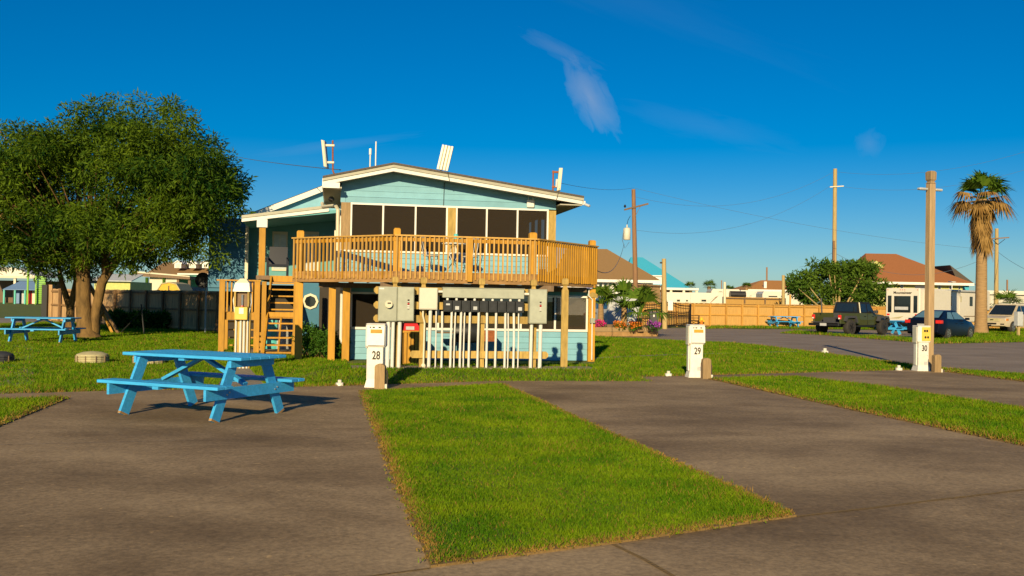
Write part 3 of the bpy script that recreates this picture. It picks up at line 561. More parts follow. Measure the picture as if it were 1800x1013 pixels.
# ================================================================ STAIRS
st=thing('timber_stairs','orange painted open tread stairs with railed side landing','stairs',HL,HA)
s0,_=onv(467,600,4.2); s1,_=onv(513,600,4.2)
n=11
for i in range(n):
    v_=3.9+i*.235; z=.10+i*.19
    MB().box(s0,s1,v_,v_+.25,z-.04,z).build('tread','orange',st)
MB().box(s0-.02,s1+.02,5.10,5.14,.98,1.15).build('landing_band','orange',st); MB().box(s0-.02,s1+.02,6.42,6.46,2.02,2.2).build('top_band','orange',st)
MB().bar(((s0+s1)/2,4.0,.02),((s0+s1)/2,5.12,.98),.045,.12).build('centre_stringer','orange',st)
for u in (s0-.03,s1+.03): MB().bar((u,3.85,.0),(u,6.45,2.1),.05,.24).build('stringer','orange',st)
for u,v_,zt in ((s1+.1,3.8,2.35),(s1+.1,6.4,3.1),(s0-.12,5.0,2.0)): MB().box(u-.06,u+.06,v_-.06,v_+.06,0,zt).build('post','orange',st)
l0,_=onv(386,560,5.2); l1,_=onv(452,560,5.2)
MB().box(l0,l1,5.2,6.3,1.08,1.13).build('landing_floor','orange',st); MB().box(l0-.02,l1+.02,5.16,5.20,.92,1.14).build('landing_rim','orange',st)
for u in (l0+.07,l1): 
    MB().box(u-.075,u+.075,5.03,5.155,0,2.02).build('post','orange',st); MB().box(u-.05,u+.05,6.2,6.3,0,1.1).build('post','orange',st)
MB().box(l0-.08,l1+.1,5.02,5.16,2.0,2.04).build('hand_rail','orange',st)
for u in np.linspace(l0+.2,l1-.14,7): MB().box(u-.02,u+.02,5.125,5.158,1.14,2.0).build('baluster','orange',st)
for k in range(4): MB().box(l0+.2,l1-.05,6.0-k*.2,6.05-k*.2,.15+k*.23,.19+k*.23).build('lower_slat','orange',st)
# barrels below
for px,m,lb in ((478,'turq','turquoise barrel stored under the stairs'),(497,'rvgrey','grey barrel stored under the stairs')):
    u,_=onv(px,590,7.2); q=HO+HU*u+HVv*7.2; t=thing('storage_barrel',lb,'barrel',(q[0],q[1],0)); MB().lathe([(.26,0),(.29,.1),(.29,.35),(.31,.37),(.29,.4),(.29,.75),(.27,.88)],n=16).build('drum',m,t,smooth=True); MB().lathe([(.275,.881),(.275,.91)],n=16).build('rim','darkmetal',t)
# ================================================================ METER RACK
rk=thing('meter_rack','timber rack carrying grey electric cabinets, black meters and white conduits','meter rack',(-2.507,20.363,.152),HA); rk.scale=(.905,.905,.905)
V0=-.20
for u in (.02,.68,2.05,3.30): finpost(MB(),u,V0,.15,2.10).build('post','treated',rk)
def octbar(u0,u1,v,zc,hh,m='treated'):
    k=hh*.32; return MB().prism([(u0,v,zc-hh/2+k),(u0+k,v,zc-hh/2),(u1-k,v,zc-hh/2),(u1,v,zc-hh/2+k),(u1,v,zc+hh/2-k),(u1-k,v,zc+hh/2),(u0+k,v,zc+hh/2),(u0,v,zc+hh/2-k)],(0,.05,0)).build('cross_rail',m,rk)
for z in (1.78,1.44,1.13): octbar(-.47,3.62,V0-.13,z,.17)
octbar(.38,3.66,V0-.13,.31,.17)
VBX=V0-.14
def cab(u0,u1,z0,z1,d,m,name='cabinet',lip=True):
    c=MB().box(u0,u1,VBX-d,VBX,z0,z1).build(name,m,rk,bevel=.008)
    if lip: MB().box(u0+.015,u1-.015,VBX-d-.012,VBX-d-.001,z0+.02,z1-.02).build('door',m,c,bevel=.004)
    return c
c1=cab(-.37,.055,1.07,1.86,.2,'boxgrey'); c2=cab(.06,.44,1.08,1.86,.22,'boxgrey')
MB().lathe([(.095,0),(.105,.03),(.09,.07),(.06,.085)],(-.14,VBX-.21,1.46),18,'y').build('dial_flange','boxgrey',c1)
mt=MB().lathe([(.085,-.10),(.085,-.03),(.075,-.0)],(-.14,VBX-.2,1.46),18,'y').build('dial_meter','cream',c1); MB().box(-.17,-.09,VBX-.306,VBX-.299,1.47,1.50).build('dial_print','num',mt)
MB().box(-.35,-.25,VBX-.216,VBX-.211,1.80,1.83).build('sticker','white',c1)
def warn(u,z,par,d):
    for k,(m,hh_) in enumerate((('num',.05),('white',.02),('num',.02),('red',.03),('num',.03),('white',.03),('num',.02),('white',.025),('num',.03))):
        pass
    z_=z
    for m,hh_ in (('num',.045),('white',.018),('num',.022),('red',.03),('num',.02),('white',.03),('num',.016),('white',.03),('num',.02)):
        MB().box(u-.022,u+.022,VBX-d-.018,VBX-d-.0125,z_-hh_,z_-.001).build('warning_print',m,par); z_-=hh_
warn(.31,1.58,c2,.22)
MB().lathe([(.015,0),(.02,.03)],(.21,VBX-.1,1.04),8).build('ground_lug','steel',c2)
cab(.56,.98,1.35,1.85,.2,'boxcream')
tr=MB().box(1.10,3.02,VBX-.16,VBX-.02,1.635,1.86).build('wire_trough','boxgrey',rk,bevel=.008)
MB().box(1.09,3.03,VBX-.175,VBX-.015,1.861,1.875).build('trough_lid','boxgrey',tr)
MB().tube([(.99,VBX-.1,1.77),(1.10,VBX-.1,1.77)],.03,8).build('nipple','pvc',rk); MB().tube([(3.03,VBX-.1,1.75),(3.14,VBX-.1,1.75)],.03,8).build('nipple','pvc',rk)
for i in range(9):
    u0=1.12+i*.212; mb_=MB().box(u0,u0+.2,VBX-.17,VBX-.03,1.31,1.575).build('meter_socket','meterblack',rk,bevel=.008)
    MB().box(u0+.03,u0+.17,VBX-.182,VBX-.171,1.34,1.53).build('meter_cover','meterblack',mb_,bevel=.004); MB().tube([(u0+.1,VBX-.1,1.576),(u0+.1,VBX-.1,1.634)],.03,8).build('nipple','pvc',mb_)
    if i in (0,1,3,8): MB().box(u0+.06,u0+.15,VBX-.188,VBX-.183,1.36+.1*(i==0),1.44+.06*(i==0)).build('tag','rvgrey',mb_)
c3=cab(3.14,3.56,1.06,1.87,.22,'boxgrey'); warn(3.40,1.58,c3,.22)
for x,w_ in ((608,.017),(660,.026),(735,.027),(765,.017),(815,.028),(845,.017),(890,.028),(965,.028),(1040,.028),(1115,.028),(1195,.028),(1222,.017),(1270,.028),(1308,.016)):
    u,_=onv(x/4.825+640,590,V0-.24); MB().tube([(u+random.uniform(-.01,.02),VBX-.1,1.315 if x>650 else 1.36),(u+.005,VBX-.1,.7),(u,VBX-.1,.0)],w_,8).build('conduit','pvc',rk)
MB().tube([(.66,VBX-.08,1.36),(.66,VBX-.08,1.2),(.70,VBX-.08,1.05),(.69,VBX-.08,.0)],.022,8).build('conduit','cream',rk); MB().tube([(.83,VBX-.1,1.36),(.81,VBX-.1,0)],.04,8).build('conduit','pvc',rk)
for u,r_ in ((-.13,.05),(-.02,.04),(.13,.045),(3.22,.04),(3.44,.045)): MB().tube([(u,VBX-.1,1.08),(u-.01,VBX-.1,0)],r_,10).build('conduit','pvc',rk)
MB().lathe([(.05,0),(.06,.05),(.04,.1)],(.69,VBX-.08,0),8).build('drain_head','cream',rk)
# bin and grill behind the rack
def hp(u,v,z=0): q=HO+HU*u+HVv*v; return (float(q[0]),float(q[1]),z)
t=thing('slatted_bin','orange slatted litter bin with red lid behind the meter rack','bin',hp(.42,.75),HA)
for i in range(7): MB().box(-.3+i*.088,-.3+i*.088+.07,-.3,-.27,.03,.78).build('slat','orange',t)
MB().box(-.28,.30,-.268,.26,.03,.76).build('liner','shade',t); MB().box(-.32,.33,-.32,.30,.78,.83).build('rim','orange',t)
MB().frustum((-.30,-.28),(.30,.26),.832,(-.2,-.2),(.2,.2),1.0).build('lid','red',t); MB().box(-.08,.12,-.285,-.24,.85,.93).build('lid_flap','rvgrey',t)
t=thing('barbecue_grill','dark barbecue grill with side shelves against the lower wall','grill',hp(1.95,1.55),HA)
MB().lathe([(.02,-.33),(.24,-.32),(.28,-.2),(.28,.2),(.24,.32),(.02,.33)],(0,0,.78),14,'x').build('barrel','meterblack',t,smooth=True)
for x in (-.33,.3):
    for y in (-.2,.2): MB().box(x,x+.04,y,y+.04,0,.7).build('leg','darkmetal',t)
MB().box(-.75,-.34,-.2,.2,.74,.78).build('side_shelf','oldwood',t); MB().box(.35,.72,-.2,.2,.55,.82).build('side_box','rust',t)
# ================================================================ DECK FURNITURE
def wirechair(lb,u,v,rz,grp='white metal garden chairs'):
    t=thing('garden_chair',lb,'chair',hp(u,v,DZ-.0),HA+rz,grp)
    MB().lathe([(.2,.43),(.21,.45),(.2,.46)],n=14).build('seat','chairmetal',t)
    for k in range(4):
        a=math.pi/4+k*math.pi/2; MB().tube([(.17*math.cos(a),.17*math.sin(a),.43),(.19*math.cos(a),.19*math.sin(a),.2),(.24*math.cos(a),.24*math.sin(a),0)],.011,5).build('leg','chairmetal',t)
    for k in range(5):
        a=R(60+k*15); MB().tube([(.19*math.cos(a),.19*math.sin(a),.45),(.24*math.cos(a),.26*math.sin(a),.7),(.23*math.cos(a),.30*math.sin(a),.92)],.009,5).build('back_bar','chairmetal',t)
    MB().tube([(.23*math.cos(R(60+k*7.5)),.30*math.sin(R(60+k*7.5)),.92) for k in range(9)],.012,5).build('back_rim','chairmetal',t)
    MB().lathe([(.2,.16),(.21,.17)],n=14).build('lower_ring','glassblue',t)
    return t
wirechair('white metal chair left of the bistro table on the deck',1.02,1.55,R(60)); wirechair('white metal chair right of the bistro table on the deck',2.0,1.6,R(-35))
t=thing('bistro_table','round white bistro table with scrolled legs on the deck','table',hp(1.58,1.45,DZ),HA)
MB().lathe([(.3,.74),(.31,.75),(.3,.765)],n=18).build('top','white',t)
for k in range(3): a=k*2.09+.4; MB().tube([(.05*math.cos(a),.05*math.sin(a),.74),(.13*math.cos(a),.13*math.sin(a),.5),(.03*math.cos(a),.03*math.sin(a),.3),(.24*math.cos(a),.24*math.sin(a),0)],.012,5).build('leg','chairmetal',t)
t=thing('turquoise_jug','small turquoise jug standing on the bistro table','jug',hp(1.62,1.4,DZ+.765),HA); MB().lathe([(.06,0),(.085,.05),(.085,.15),(.05,.21),(.055,.24)],n=12).build('body','turq',t,smooth=True); MB().tube([(.08,0,.17),(.14,0,.14),(.085,0,.06)],.012,6).build('handle','turq',t)
t=thing('patio_armchair','dark blue patio armchair on the shaded porch','armchair',hp(*(onv(488,470,9.2)[0],9.2),2.2),HA)
MB().box(-.3,.3,-.28,.3,.34,.42).build('seat','navy',t); MB().bar((0,.28,.4),(0,.42,1.0),.58,.06,up=(0,1,0)).build('back','navy',t)
for x in (-.31,.31):
    MB().box(x-.03,x+.03,-.3,.32,.6,.64).build('armrest','navy',t)
    for y in (-.27,.28): MB().box(x-.025,x+.025,y-.025,y+.025,0,.6).build('leg','navy',t)
# ================================================================ ANTENNAS
def ant(lb,px,pyb,pts,panel_px,w,tilt,face,kind):
    u,z=onv(px,pyb,2.6); b=hp(u,2.6,0); t=thing('panel_antenna',lb,'antenna',(b[0],b[1],rt(u)+.05),0,'rooftop panel antennas')
    MB().tube(pts,.022,8).build('mast','rust',t); MB().lathe([(.06,-.02),(.06,.015)],(pts[0][0],0,0),8).build('mast_foot','rust',t)
    return t
t=ant('rooftop panel antenna seen edge on at the left eave, on bent rusty mast',592,299,[(0,0,-.04),(-.05,0,.06),(-.10,0,.16),(-.12,0,.95)],0,0,0,0,0)
MB().prism([(-.32,-.12,.26),(-.25,-.12,.24),(-.33,-.12,.93),(-.40,-.12,.95)],(0,.3,0)).build('panel','cream',t,bevel=.01); MB().prism([(-.25,-.1,.24),(-.235,-.1,.24),(-.315,-.1,.93),(-.33,-.1,.93)],(0,.26,0)).build('back_plate','rvgrey',t)
for z in (.38,.82): MB().box(-.30,-.07,-.03,.03,z-.025,z+.025).build('bracket','cream',t)
t=ant('rooftop panel antenna with fluted white face near the ridge',779,301,[(0,0,-.04),(-.06,0,.07),(-.06,0,.16),(-.01,0,.6)],0,0,0,0,0)
for k in range(4):
    x0=-.17+k*.08; MB().prism([(x0,-.06-(k%2)*.02,.17-k*.014),(x0+.055,-.06-(k%2)*.02,.158-k*.014),(x0+.055+.14,-.06-(k%2)*.02,.805-k*.014),(x0+.14,-.06-(k%2)*.02,.82-k*.014)],(0,.05,0))  .build('panel_flute','white',t,bevel=.006)
MB().prism([(-.16,-.045,.17),(.13,-.045,.12),(.27,-.045,.76),(-.02,-.045,.81)],(0,.03,0)).build('back_plate','domebeige',t); MB().box(-.06,.1,-.008,.05,.35,.42).build('bracket','rust',t)
t=ant('rooftop panel antenna seen edge on by the right eave',972,333,[(0,0,-.05),(0,0,.66)],0,0,0,0,0)
MB().prism([(.10,-.13,.10),(.20,-.13,.12),(.25,-.13,.72),(.15,-.13,.72)],(0,.26,0)).build('panel','cream',t,bevel=.01); MB().prism([(.06,-.1,.2),(.10,-.1,.2),(.125,-.1,.42),(.07,-.1,.42)],(0,.18,0)).build('radio_box','rvgrey',t)
for z in (.22,.62): MB().box(-.03,.2,-.03,.03,z-.025,z+.025).build('bracket','rust',t)
for px,yt,lb in ((651,262,'shorter white whip aerial behind the roof ridge'),(661,249,'taller thin whip aerial behind the roof ridge')):
    u,zt=onv(px,yt,4.2); b=hp(u,4.2,rt(u)+.02); t=thing('whip_aerial',lb,'aerial',b,0,'whip aerials'); hgt=zt-b[2]
    MB().tube([(0,0,0),(0,0,hgt)],.018,6).build('rod','white',t); MB().lathe([(.03,0),(.03,.06)],n=8).build('base','steel',t)
    if px==651: MB().tube([(0,0,hgt-.16),(0,0,hgt+.01)],.035,8).build('cap','white',t)
# ================================================================ METER POST by the stairs
q=G(425,648); t=thing('meter_post','timber meter post with lamp hood, yellow box and white conduits','meter post',(q[0],q[1],0),R(3))
MB().box(-.17,.17,-.03,.05,0,1.66).build('board','treated',t)
for x,r_ in ((-.13,.018),(-.03,.024),(.045,.026),(.12,.018)): MB().tube([(x,-.06,1.1),(x,-.06,0)],r_,8).build('conduit','pvc',t)
MB().tube([(-.16,-.05,1.66),(-.2,-.05,1.5),(-.17,-.05,1.25),(-.13,-.05,1.05)],.014,6).build('cable','white',t); MB().tube([(.17,-.05,1.66),(.19,-.05,1.45),(.14,-.05,1.2),(.12,-.05,1.1)],.014,6).build('cable','rvgrey',t)
MB().box(-.15,.13,-.16,-.031,1.07,1.35).build('meter_box','yellowpanel',t,bevel=.01); MB().box(-.05,.05,-.166,-.161,1.2,1.33).build('notice','white',t)
MB().box(-.17,-.13,-.14,-.031,1.36,1.68).build('side_cheek','treated',t); MB().box(.12,.16,-.14,-.031,1.36,1.68).build('side_cheek','treated',t); MB().box(-.129,.119,-.05,-.031,1.36,1.68).build('back_panel','oldwood',t); MB().tube([(.0,-.08,1.36),(.0,-.08,1.62)],.025,8).build('breaker_pipe','steel',t); MB().lathe([(.035,0),(.03,.025)],(0,-.09,1.355),10).build('valve','red',t)
MB().frustum((-.19,-.17),(.18,.1),1.685,(-.15,-.13),(.15,.08),1.88).build('lamp_housing','white',t); MB().frustum((-.14,-.12),(.14,.07),1.881,(-.06,-.06),(.07,.04),1.97).build('lamp_cap','cream',t)
# ================================================================ BUSHES by the stairs and fence
def bush(lb,px,py,w,h,seed,n=26,m='bushleaf',dep=.5,name='leafy_bush',ll=.10,lw=.035,per=70):
    q=G(px,py); t=thing(name,lb,'bush',(q[0],q[1],0)); r=np.random.default_rng(seed)
    c=np.stack([r.uniform(-w/2,w/2,n),r.uniform(-dep/2,dep/2,n),h*(.12+.8*r.random(n)**.8)],1)
    leaves('foliage',c,per,.16*max(1,w/1.5),ll,lw,m,t,seed=seed)
    for k in range(5): MB().tube([(r.uniform(-w/4,w/4),0,0),tuple(c[k]*np.array([.7,.7,.8]))],.012,5).build('stem','bark',t)
    return t
bush('leafy green bush between the two deck posts',563,631,.75,.75,3,34); bush('small leafy bush beside the tall deck post',540,626,.5,.85,4,20); bush('small dark bush behind the second deck post',592,632,.4,.7,5,16)
for i,(px,lb) in enumerate(((225,'low bush by the swing frame'),(262,'low bush under the dark fence posts'),(300,'low bush at the sunlit end of the planting'))): bush(lb+' along the old fence',px,579,1.5,.75,20+i,40,dep=.6,ll=.22,lw=.06)
# ================================================================ TREES
def bigtree(lb):
    b=G(150,595); t=thing('shade_tree',lb,'tree',(b[0],b[1],0)); r=np.random.default_rng(11)
    MB().tube([(.1,0,-.05),(.02,0,.25),(-.1,0,1.2),(-.12,0,2.3),(-.5,0,3.2),(-1.6,.3,4.6)],[.48,.30,.25,.235,.16,.08],12).build('trunk','bark',t,smooth=True)
    MB().tube([(.22,.1,0),(.30,.1,.9),(.52,.05,2.0),(1.15,0,3.0),(2.4,-.4,4.4),(3.6,-.8,5.6)],[.24,.17,.165,.15,.10,.05],10).build('limb','bark',t,smooth=True)
    for p in ([( -.1,0,2.2),(.2,-.2,3.4),(.4,-.8,5.2),(.7,-1.0,7)],[(1.2,0,3.1),(1.5,.8,4.6),(1.6,1.4,6.2)],[(-.45,0,3.1),(-2.4,-.6,4.0),(-4.2,-.6,5.0)],[(.7,0,2.3),(.75,-.5,3.3),(2.2,-1.8,4.2),(4.2,-2.2,4.5)]): MB().tube(p,[.16,.12,.08,.04][:len(p)],7).build('branch','bark',t,smooth=True)
    cs=[]
    lob=[((1.2,-.6,5.35),(4.1,3.2,2.6)),((-2.6,-.4,5.0),(3.6,3.0,2.3)),((3.2,-2.4,4.9),(2.7,2.4,2.2)),((1.2,-.8,6.5),(2.9,2.4,1.4)),((-5.2,0,4.6),(2.6,2.4,2.2)),((1.7,-1.0,3.6),(2.2,2.0,1.1)),((-1.2,-.8,3.3),(2.0,1.8,1.0)),((4.6,-3.2,4.2),(1.5,1.5,1.5)),((5.0,-3.4,5.6),(1.1,1.3,1.1)),((-4.2,-1,3.3),(2.2,1.8,1.0)),((-7.5,0,4.2),(2.4,2.2,1.8)),((-3.4,-.2,5.5),(2.4,2,1.2))]
    for c,rad in lob:
        k=int(11*rad[0]*rad[2]+8)
        d=r.normal(size=(k,3)); d/=np.linalg.norm(d,axis=1)[:,None]; f_=(.45+.6*r.random(k)**.6)[:,None]
        cs.append(np.array(c)+d*f_*np.array(rad))
    cs=np.concatenate(cs); sub=cs+r.normal(size=cs.shape)*.42; cs=np.concatenate([cs,sub]); cs=cs[cs[:,2]>2.3]
    keepn=np.sin(cs[:,0]*1.5+.7*cs[:,2])+np.sin(cs[:,1]*1.3+cs[:,2]*1.6)+np.sin(cs[:,2]*2.1-cs[:,0]*.6); cs=cs[(keepn>-1.3)]
    leaves('crown',cs,175,.47,.17,.045,'treeleaf',t,droop=.3,seed=5)
    for k in range(0,len(cs),5):
        c=cs[k]; MB().tube([(c[0]*.55,c[1]*.5,max(2.6,c[2]*.75)),tuple(c)],[.03,.01],5).build('twig','bark',t)
    return t
bigtree('large leafy shade tree with twin trunks on the left lawn')
b=G(122,588); t=thing('young_tree','slim forked tree behind the large shade tree','tree',(b[0],b[1],0))
MB().tube([(0,0,0),(0,0,1.0),(-.35,0,2.0),(-.6,0,3.2)],[.17,.14,.10,.06],8).build('trunk','bark',t,smooth=True); MB().tube([(0,0,.95),(.2,0,1.9),(.3,.1,3.2)],[.13,.12,.07],8).build('limb','bark',t,smooth=True)
r=np.random.default_rng(31); leaves('crown',np.stack([r.uniform(-1.6,1.2,36),r.uniform(-1,1,36),r.uniform(2.3,4.2,36)],1),120,.5,.2,.05,'treeleaf',t,seed=32)
# round shrub-tree beyond the right fence
Yt=80; b=P(1468,540,Yt); t=thing('spreading_tree','broad spreading green tree behind the board fence and pickup','tree',(b[0],b[1],0)); r=np.random.default_rng(8)
cs=[]
for (cx,cz,rx,rz) in ((-2.9,3.3,1.6,1.1),(-1.0,3.7,2.0,1.6),(1.4,3.7,2.2,1.6),(3.2,2.9,1.6,1.3),(0,2.2,3.6,1.2),(-.4,4.6,1.3,.6),(2.0,4.7,1.5,.6)):
    k=int(16*rx); d=r.normal(size=(k,3)); d/=np.linalg.norm(d,axis=1)[:,None]; cs.append(np.array((cx,0,cz))+d*(.5+.55*r.random((k,1)))*np.array((rx,2,rz)))
cs=np.concatenate(cs); leaves('crown',cs,75,.5,.30,.12,'shrubleaf',t,droop=.1,seed=9)
for k in range(9):
    c=cs[r.integers(len(cs))]; MB().tube([(r.uniform(-.5,.5),0,0),(c[0]*.4,-1.0,c[2]*.45),(c[0],-1.6,c[2])],[.12,.08,.03],6).build('limb','pole2',t)
MB().tube([(0,0,0),(0,0,1.6)],[.25,.18],8).build('trunk','bark',t)
# ================================================================ PALMS
def fan(mb,base,dirv,size,n=18,spread=150,droop=.2,r=None):
    d=Vector(dirv).normalized(); s=d.cross(Vector((0,0,1)));  s=s.normalized() if s.length>.1 else Vector((1,0,0)); u=s.cross(d); b=Vector(base)
    for k in range(n):
        a=R(-spread/2+spread*k/(n-1)); q=(d*math.cos(a)+s*math.sin(a)); l=size*(.85+.3*random.random())*(1-.25*abs(a)/R(90))
        w=size*.045; pr_=(q.cross(u)).normalized()*w; m=b+q*l*.55+u*.04*size; tip=b+q*l-Vector((0,0,droop*size*(.5+random.random())))
        mb.add([b,m+pr_,tip,m-pr_],[(0,1,2,3)])
def palm(lb,loc,h,r0,r1,nf,size,dead=0,skirt=0,grp='fan palms',seed=1,parts=True,lean=0):
    random.seed(seed); t=thing('fan_palm',lb,'palm',loc,0,grp)
    MB().tube([(0,0,-.05),(0,0,h*.08),(lean*.3,0,h*.5),(lean,0,h)],[r0*1.35,r0,(r0+r1)/2,r1],12).build('trunk','palmbark',t,smooth=True)
    if not parts:
        mb=MB()
        for k in range(nf): a=random.random()*6.28; e=random.uniform(-.5,1.2); dv=(math.cos(a)*math.cos(e),math.sin(a)*math.cos(e),math.sin(e)); fan(mb,(lean+dv[0]*size*.6,dv[1]*size*.6,h+dv[2]*size*.6),dv,size,12)
        mb.build('crown','palmleaf',t,fix=False); return t
    for k in range(nf+dead):
        isd=k>=nf; a=random.random()*6.28; e=random.uniform(.05,1.45) if not isd else random.uniform(-.6,.25); dv=(math.cos(a)*math.cos(e),math.sin(a)*math.cos(e),math.sin(e)); b=(lean+dv[0]*size*.75,dv[1]*size*.75,h+dv[2]*size*.75)
        mb=MB().tube([(lean,0,h-.05),b],[.03,.018],5); fan(mb,b,dv,size,20,165,.28 if not isd else .5); mb.build('frond','palmleaf' if not isd else 'palmdead',t,fix=False)
    for k in range(skirt):
        a=random.random()*6.28; z=h-random.random()*2.9; rr=r1*1.05+.28*(1-(h-z)/3.4)+.08
        mb=MB(); fan(mb,(lean+math.cos(a)*r1,math.sin(a)*r1,z+.25),(math.cos(a)*rr*.55,math.sin(a)*rr*.55,-.9),size*.95,9,50,.1); mb.build('dead_frond','palmdead',t,fix=False)
    return t
q=G(1724,588); palm('tall fan palm with shaggy dead skirt behind the dark sedan',(q[0],q[1],0),8.35,.36,.27,16,1.25,14,48,seed=4,lean=.0)
for px,py,Y,h,lb,sd in ((1213,503,110,3.4,'low bushy palm above the trailer roofs, left of the pair',2),(1246,500,100,3.4,'taller palm above the trailer roofs, right of the pair',3),(1282,506,120,3.3,'small palm behind the thin masts',5),(1312,502,130,3.9,'small distant palm left of the orange roof',6),(1770,528,75,1.9,'dark low palm in front of the white metal shed',7)):
    b=P(px,540,Y); palm(lb,(b[0],b[1],0),h,.25,.2,22,.62 if px!=1770 else 1.0,seed=sd,parts=False)
# planter bed
q0=G(1040,592); q1=G(1157,592); pb=thing('planter_bed','raised timber planter bed with palms and flowers by the road','planter',(q0[0],q0[1],0),math.atan2(q1[1]-q0[1],q1[0]-q0[0])); LBED=float(np.linalg.norm(q1-q0))
for k in range(2): 
    MB().box(0,LBED,0,.14,.012+k*.215,.215+k*.215).build('timber','rawwood' if k==0 else 'greywood',pb); MB().box(LBED-.14,LBED-.001,.145,3.6,.012+k*.215,.215+k*.215).build('timber','greywood',pb)
MB().box(.02,LBED-.16,.16,3.5,0,.38).build('soil','drysoil',pb)
for k in range(6): MB().box(.2+k*.45,.6+k*.45,.5,.7,.381,.55).build('edging_stone','boxcream' if k%2 else 'oldwood',pb)
for px,Y,h,n_,sz,lb,sd in ((1056,45.5,1.5,11,.75,'bushy fan palm at the left end of the planter',21),(1097,46,1.55,12,.85,'middle fan palm in the planter with upright leaves',22),(1124,45,1.05,14,1.0,'spreading fan palm at the right end of the planter',23)):
    b=P(px,560,Y); palm(lb,(b[0],b[1],.3),h-.3,.16,.12,n_,sz,grp='planter palms',seed=sd)
for px,py,m,lb,sd in ((1052,573,'flowerpink','bright pink flowers at the left end of the planter',1),(1091,573,'flowerorange','orange flowers between the planter palms',2),(1118,571,'flowerorange','orange flowers under the right planter palm',3),(1149,570,'flowerviolet','violet and pink flowers at the planter corner',4)):
    b=P(px,py,44.6); t=thing('flower_clump',lb,'flowers',(b[0],b[1],.38),0,'planter flowers'); r=np.random.default_rng(sd); c=np.stack([r.uniform(-.25,.25,12),r.uniform(-.15,.15,12),r.uniform(.1,.3,12)],1)
    leaves('blossom',c,25,.1,.09,.06,m,t,seed=sd); leaves('leaves',c-np.array([0,0,.1]),20,.12,.1,.05,'bushleaf',t,seed=sd+9)
# ================================================================ FENCES
def fence(lb,p0,p1,h,sp,mw,mp,side,cap=True,name='board_fence',thick=.1):
    p0=np.array(p0[:2]);p1=np.array(p1[:2]); d=p1-p0; Ln=float(np.linalg.norm(d)); t=thing(name,lb,'fence',(p0[0],p0[1],0),math.atan2(d[1],d[0]))
    mb=MB(); x=0; r=np.random.default_rng(int(Ln*10))
    while x<Ln: mb.box(x,min(x+.135,Ln),.0,.02,.05,h-.02+r.uniform(-.012,.012)); x+=.142
    o=mb.build('picket_boards',mw,t,fix=False); o['kind']='stuff'
    n=int(round(Ln/sp))
    for k in range(n+1): MB().box(k*Ln/n-thick/2,k*Ln/n+thick/2,side*.13-.045,side*.13+.045,0,h-.03).build('post',mp,t)
    for z in (.15,h*.52,h-.14): MB().box(0,Ln,side*.06-.02,side*.06+.02,z-.045,z+.045).build('rail',mp if z>h*.4 else mw,t)
    if cap: MB().box(-.05,Ln+.05,-.10,.10,h-.018,h+.02).build('cap_board',mw,t)
    return t
fence('long tan board fence with posts across the far side of the road',G(1036,573.2),G(1565,577.5),1.62,1.32,'fencewood','fencepost',-1)
b0=P(1565,577,72.2); fence('short run of tan fence behind the fifth wheel trailer',(b0[0]+.3,b0[1]+.2),(b0[0]+17,b0[1]+6),1.62,1.4,'fencewood','fencepost',-1)
fence('weathered old board fence behind the shade tree',G(86,566),G(386,585),1.80,1.5,'fenceold','fenceoldpost',-1,cap=False,thick=.13)
b0=P(1270,530,84); b1=P(1378,530,88); fence('upper brown fence behind the long tan fence',b0,b1,2.25,2.4,'fencewood','oldwood',-1,cap=False)
b0=P(1094,540,76); b1=P(1160,540,80); fence('tall greyish wooden screen fence left of the iron gate',b0,b1,3.1,2.4,'fenceold','fenceoldpost',-1,cap=False)
b0=P(1727,555,76); b1=P(1800,555,82); fence('pale picket fence beside the gold suv',b0,b1,1.5,2.4,'cream','cream',-1,cap=False)
for px,y0,lb,m in ((83,566,'black end post of the old fence','black'),(92,566,'brown gate post beside the black end post','fenceold')):
    q=G(px,y0); one(MB().box(q[0]-.14,q[0]+.14,q[1]-.4,q[1]-.15,0,2.0),'gate_post',m,lb,'post')
# iron gate
g0=P(1122,573,61.5); g1=P(1213,573,64.5); d=g1-g0; Ln=float(np.linalg.norm(d[:2])); t=thing('iron_gate','black arched iron gate in front of the board fence','gate',(g0[0],g0[1],0),math.atan2(d[1],d[0]))
n=30
def ga(x): s=x/Ln; return 1.45+.22*math.exp(-((s-.55)/.2)**2)-.05*s
for k in range(n+1): x=k*Ln/n; MB().box(x-.012,x+.012,-.012,.012,.08,ga(x)+.10).build('bar','darkmetal',t)
MB().tube([(x,-.02,ga(x)) for x in np.linspace(0,Ln,20)],.03,6).build('top_rail','darkmetal',t)
for z in (.1,.62,.72): MB().bar((0,-.03,z),(Ln,-.03,z),.04,.05).build('rail','darkmetal',t)
MB().tube([(x,-.02,ga(x)-.17) for x in np.linspace(0,Ln,20)],.022,6).build('lower_rail','darkmetal',t)
for x in (0,Ln): MB().box(x-.05,x+.05,-.05,.05,0,1.55).build('post','darkmetal',t)
g0=P(1214,573,64.6); g1=P(1228,573,65); t=thing('low_barrier','short black pipe barrier right of the iron gate','barrier',(g0[0],g0[1],0),R(15))
for z in (.2,.45,.62,.78): MB().box(0,.6,-.02,.02,z-.02,z+.02).build('rail','darkmetal',t)
for x in (0,.6): MB().box(x-.03,x+.03,-.03,.03,0,.8).build('post','darkmetal',t)
q=G(1233,575); t=thing('fire_hydrant','orange and yellow fire hydrant before the board fence','hydrant',(q[0],q[1],0)); MB().lathe([(.14,0),(.14,.04),(.1,.06),(.1,.45)],n=12).build('barrel','flowerorange',t); MB().lathe([(.13,.451),(.13,.5),(.1,.58),(.04,.66)],n=12).build('bonnet','yellow',t); MB().lathe([(.06,-.2),(.06,.2)],(0,0,.4),10,'x').build('nozzle','yellow',t)
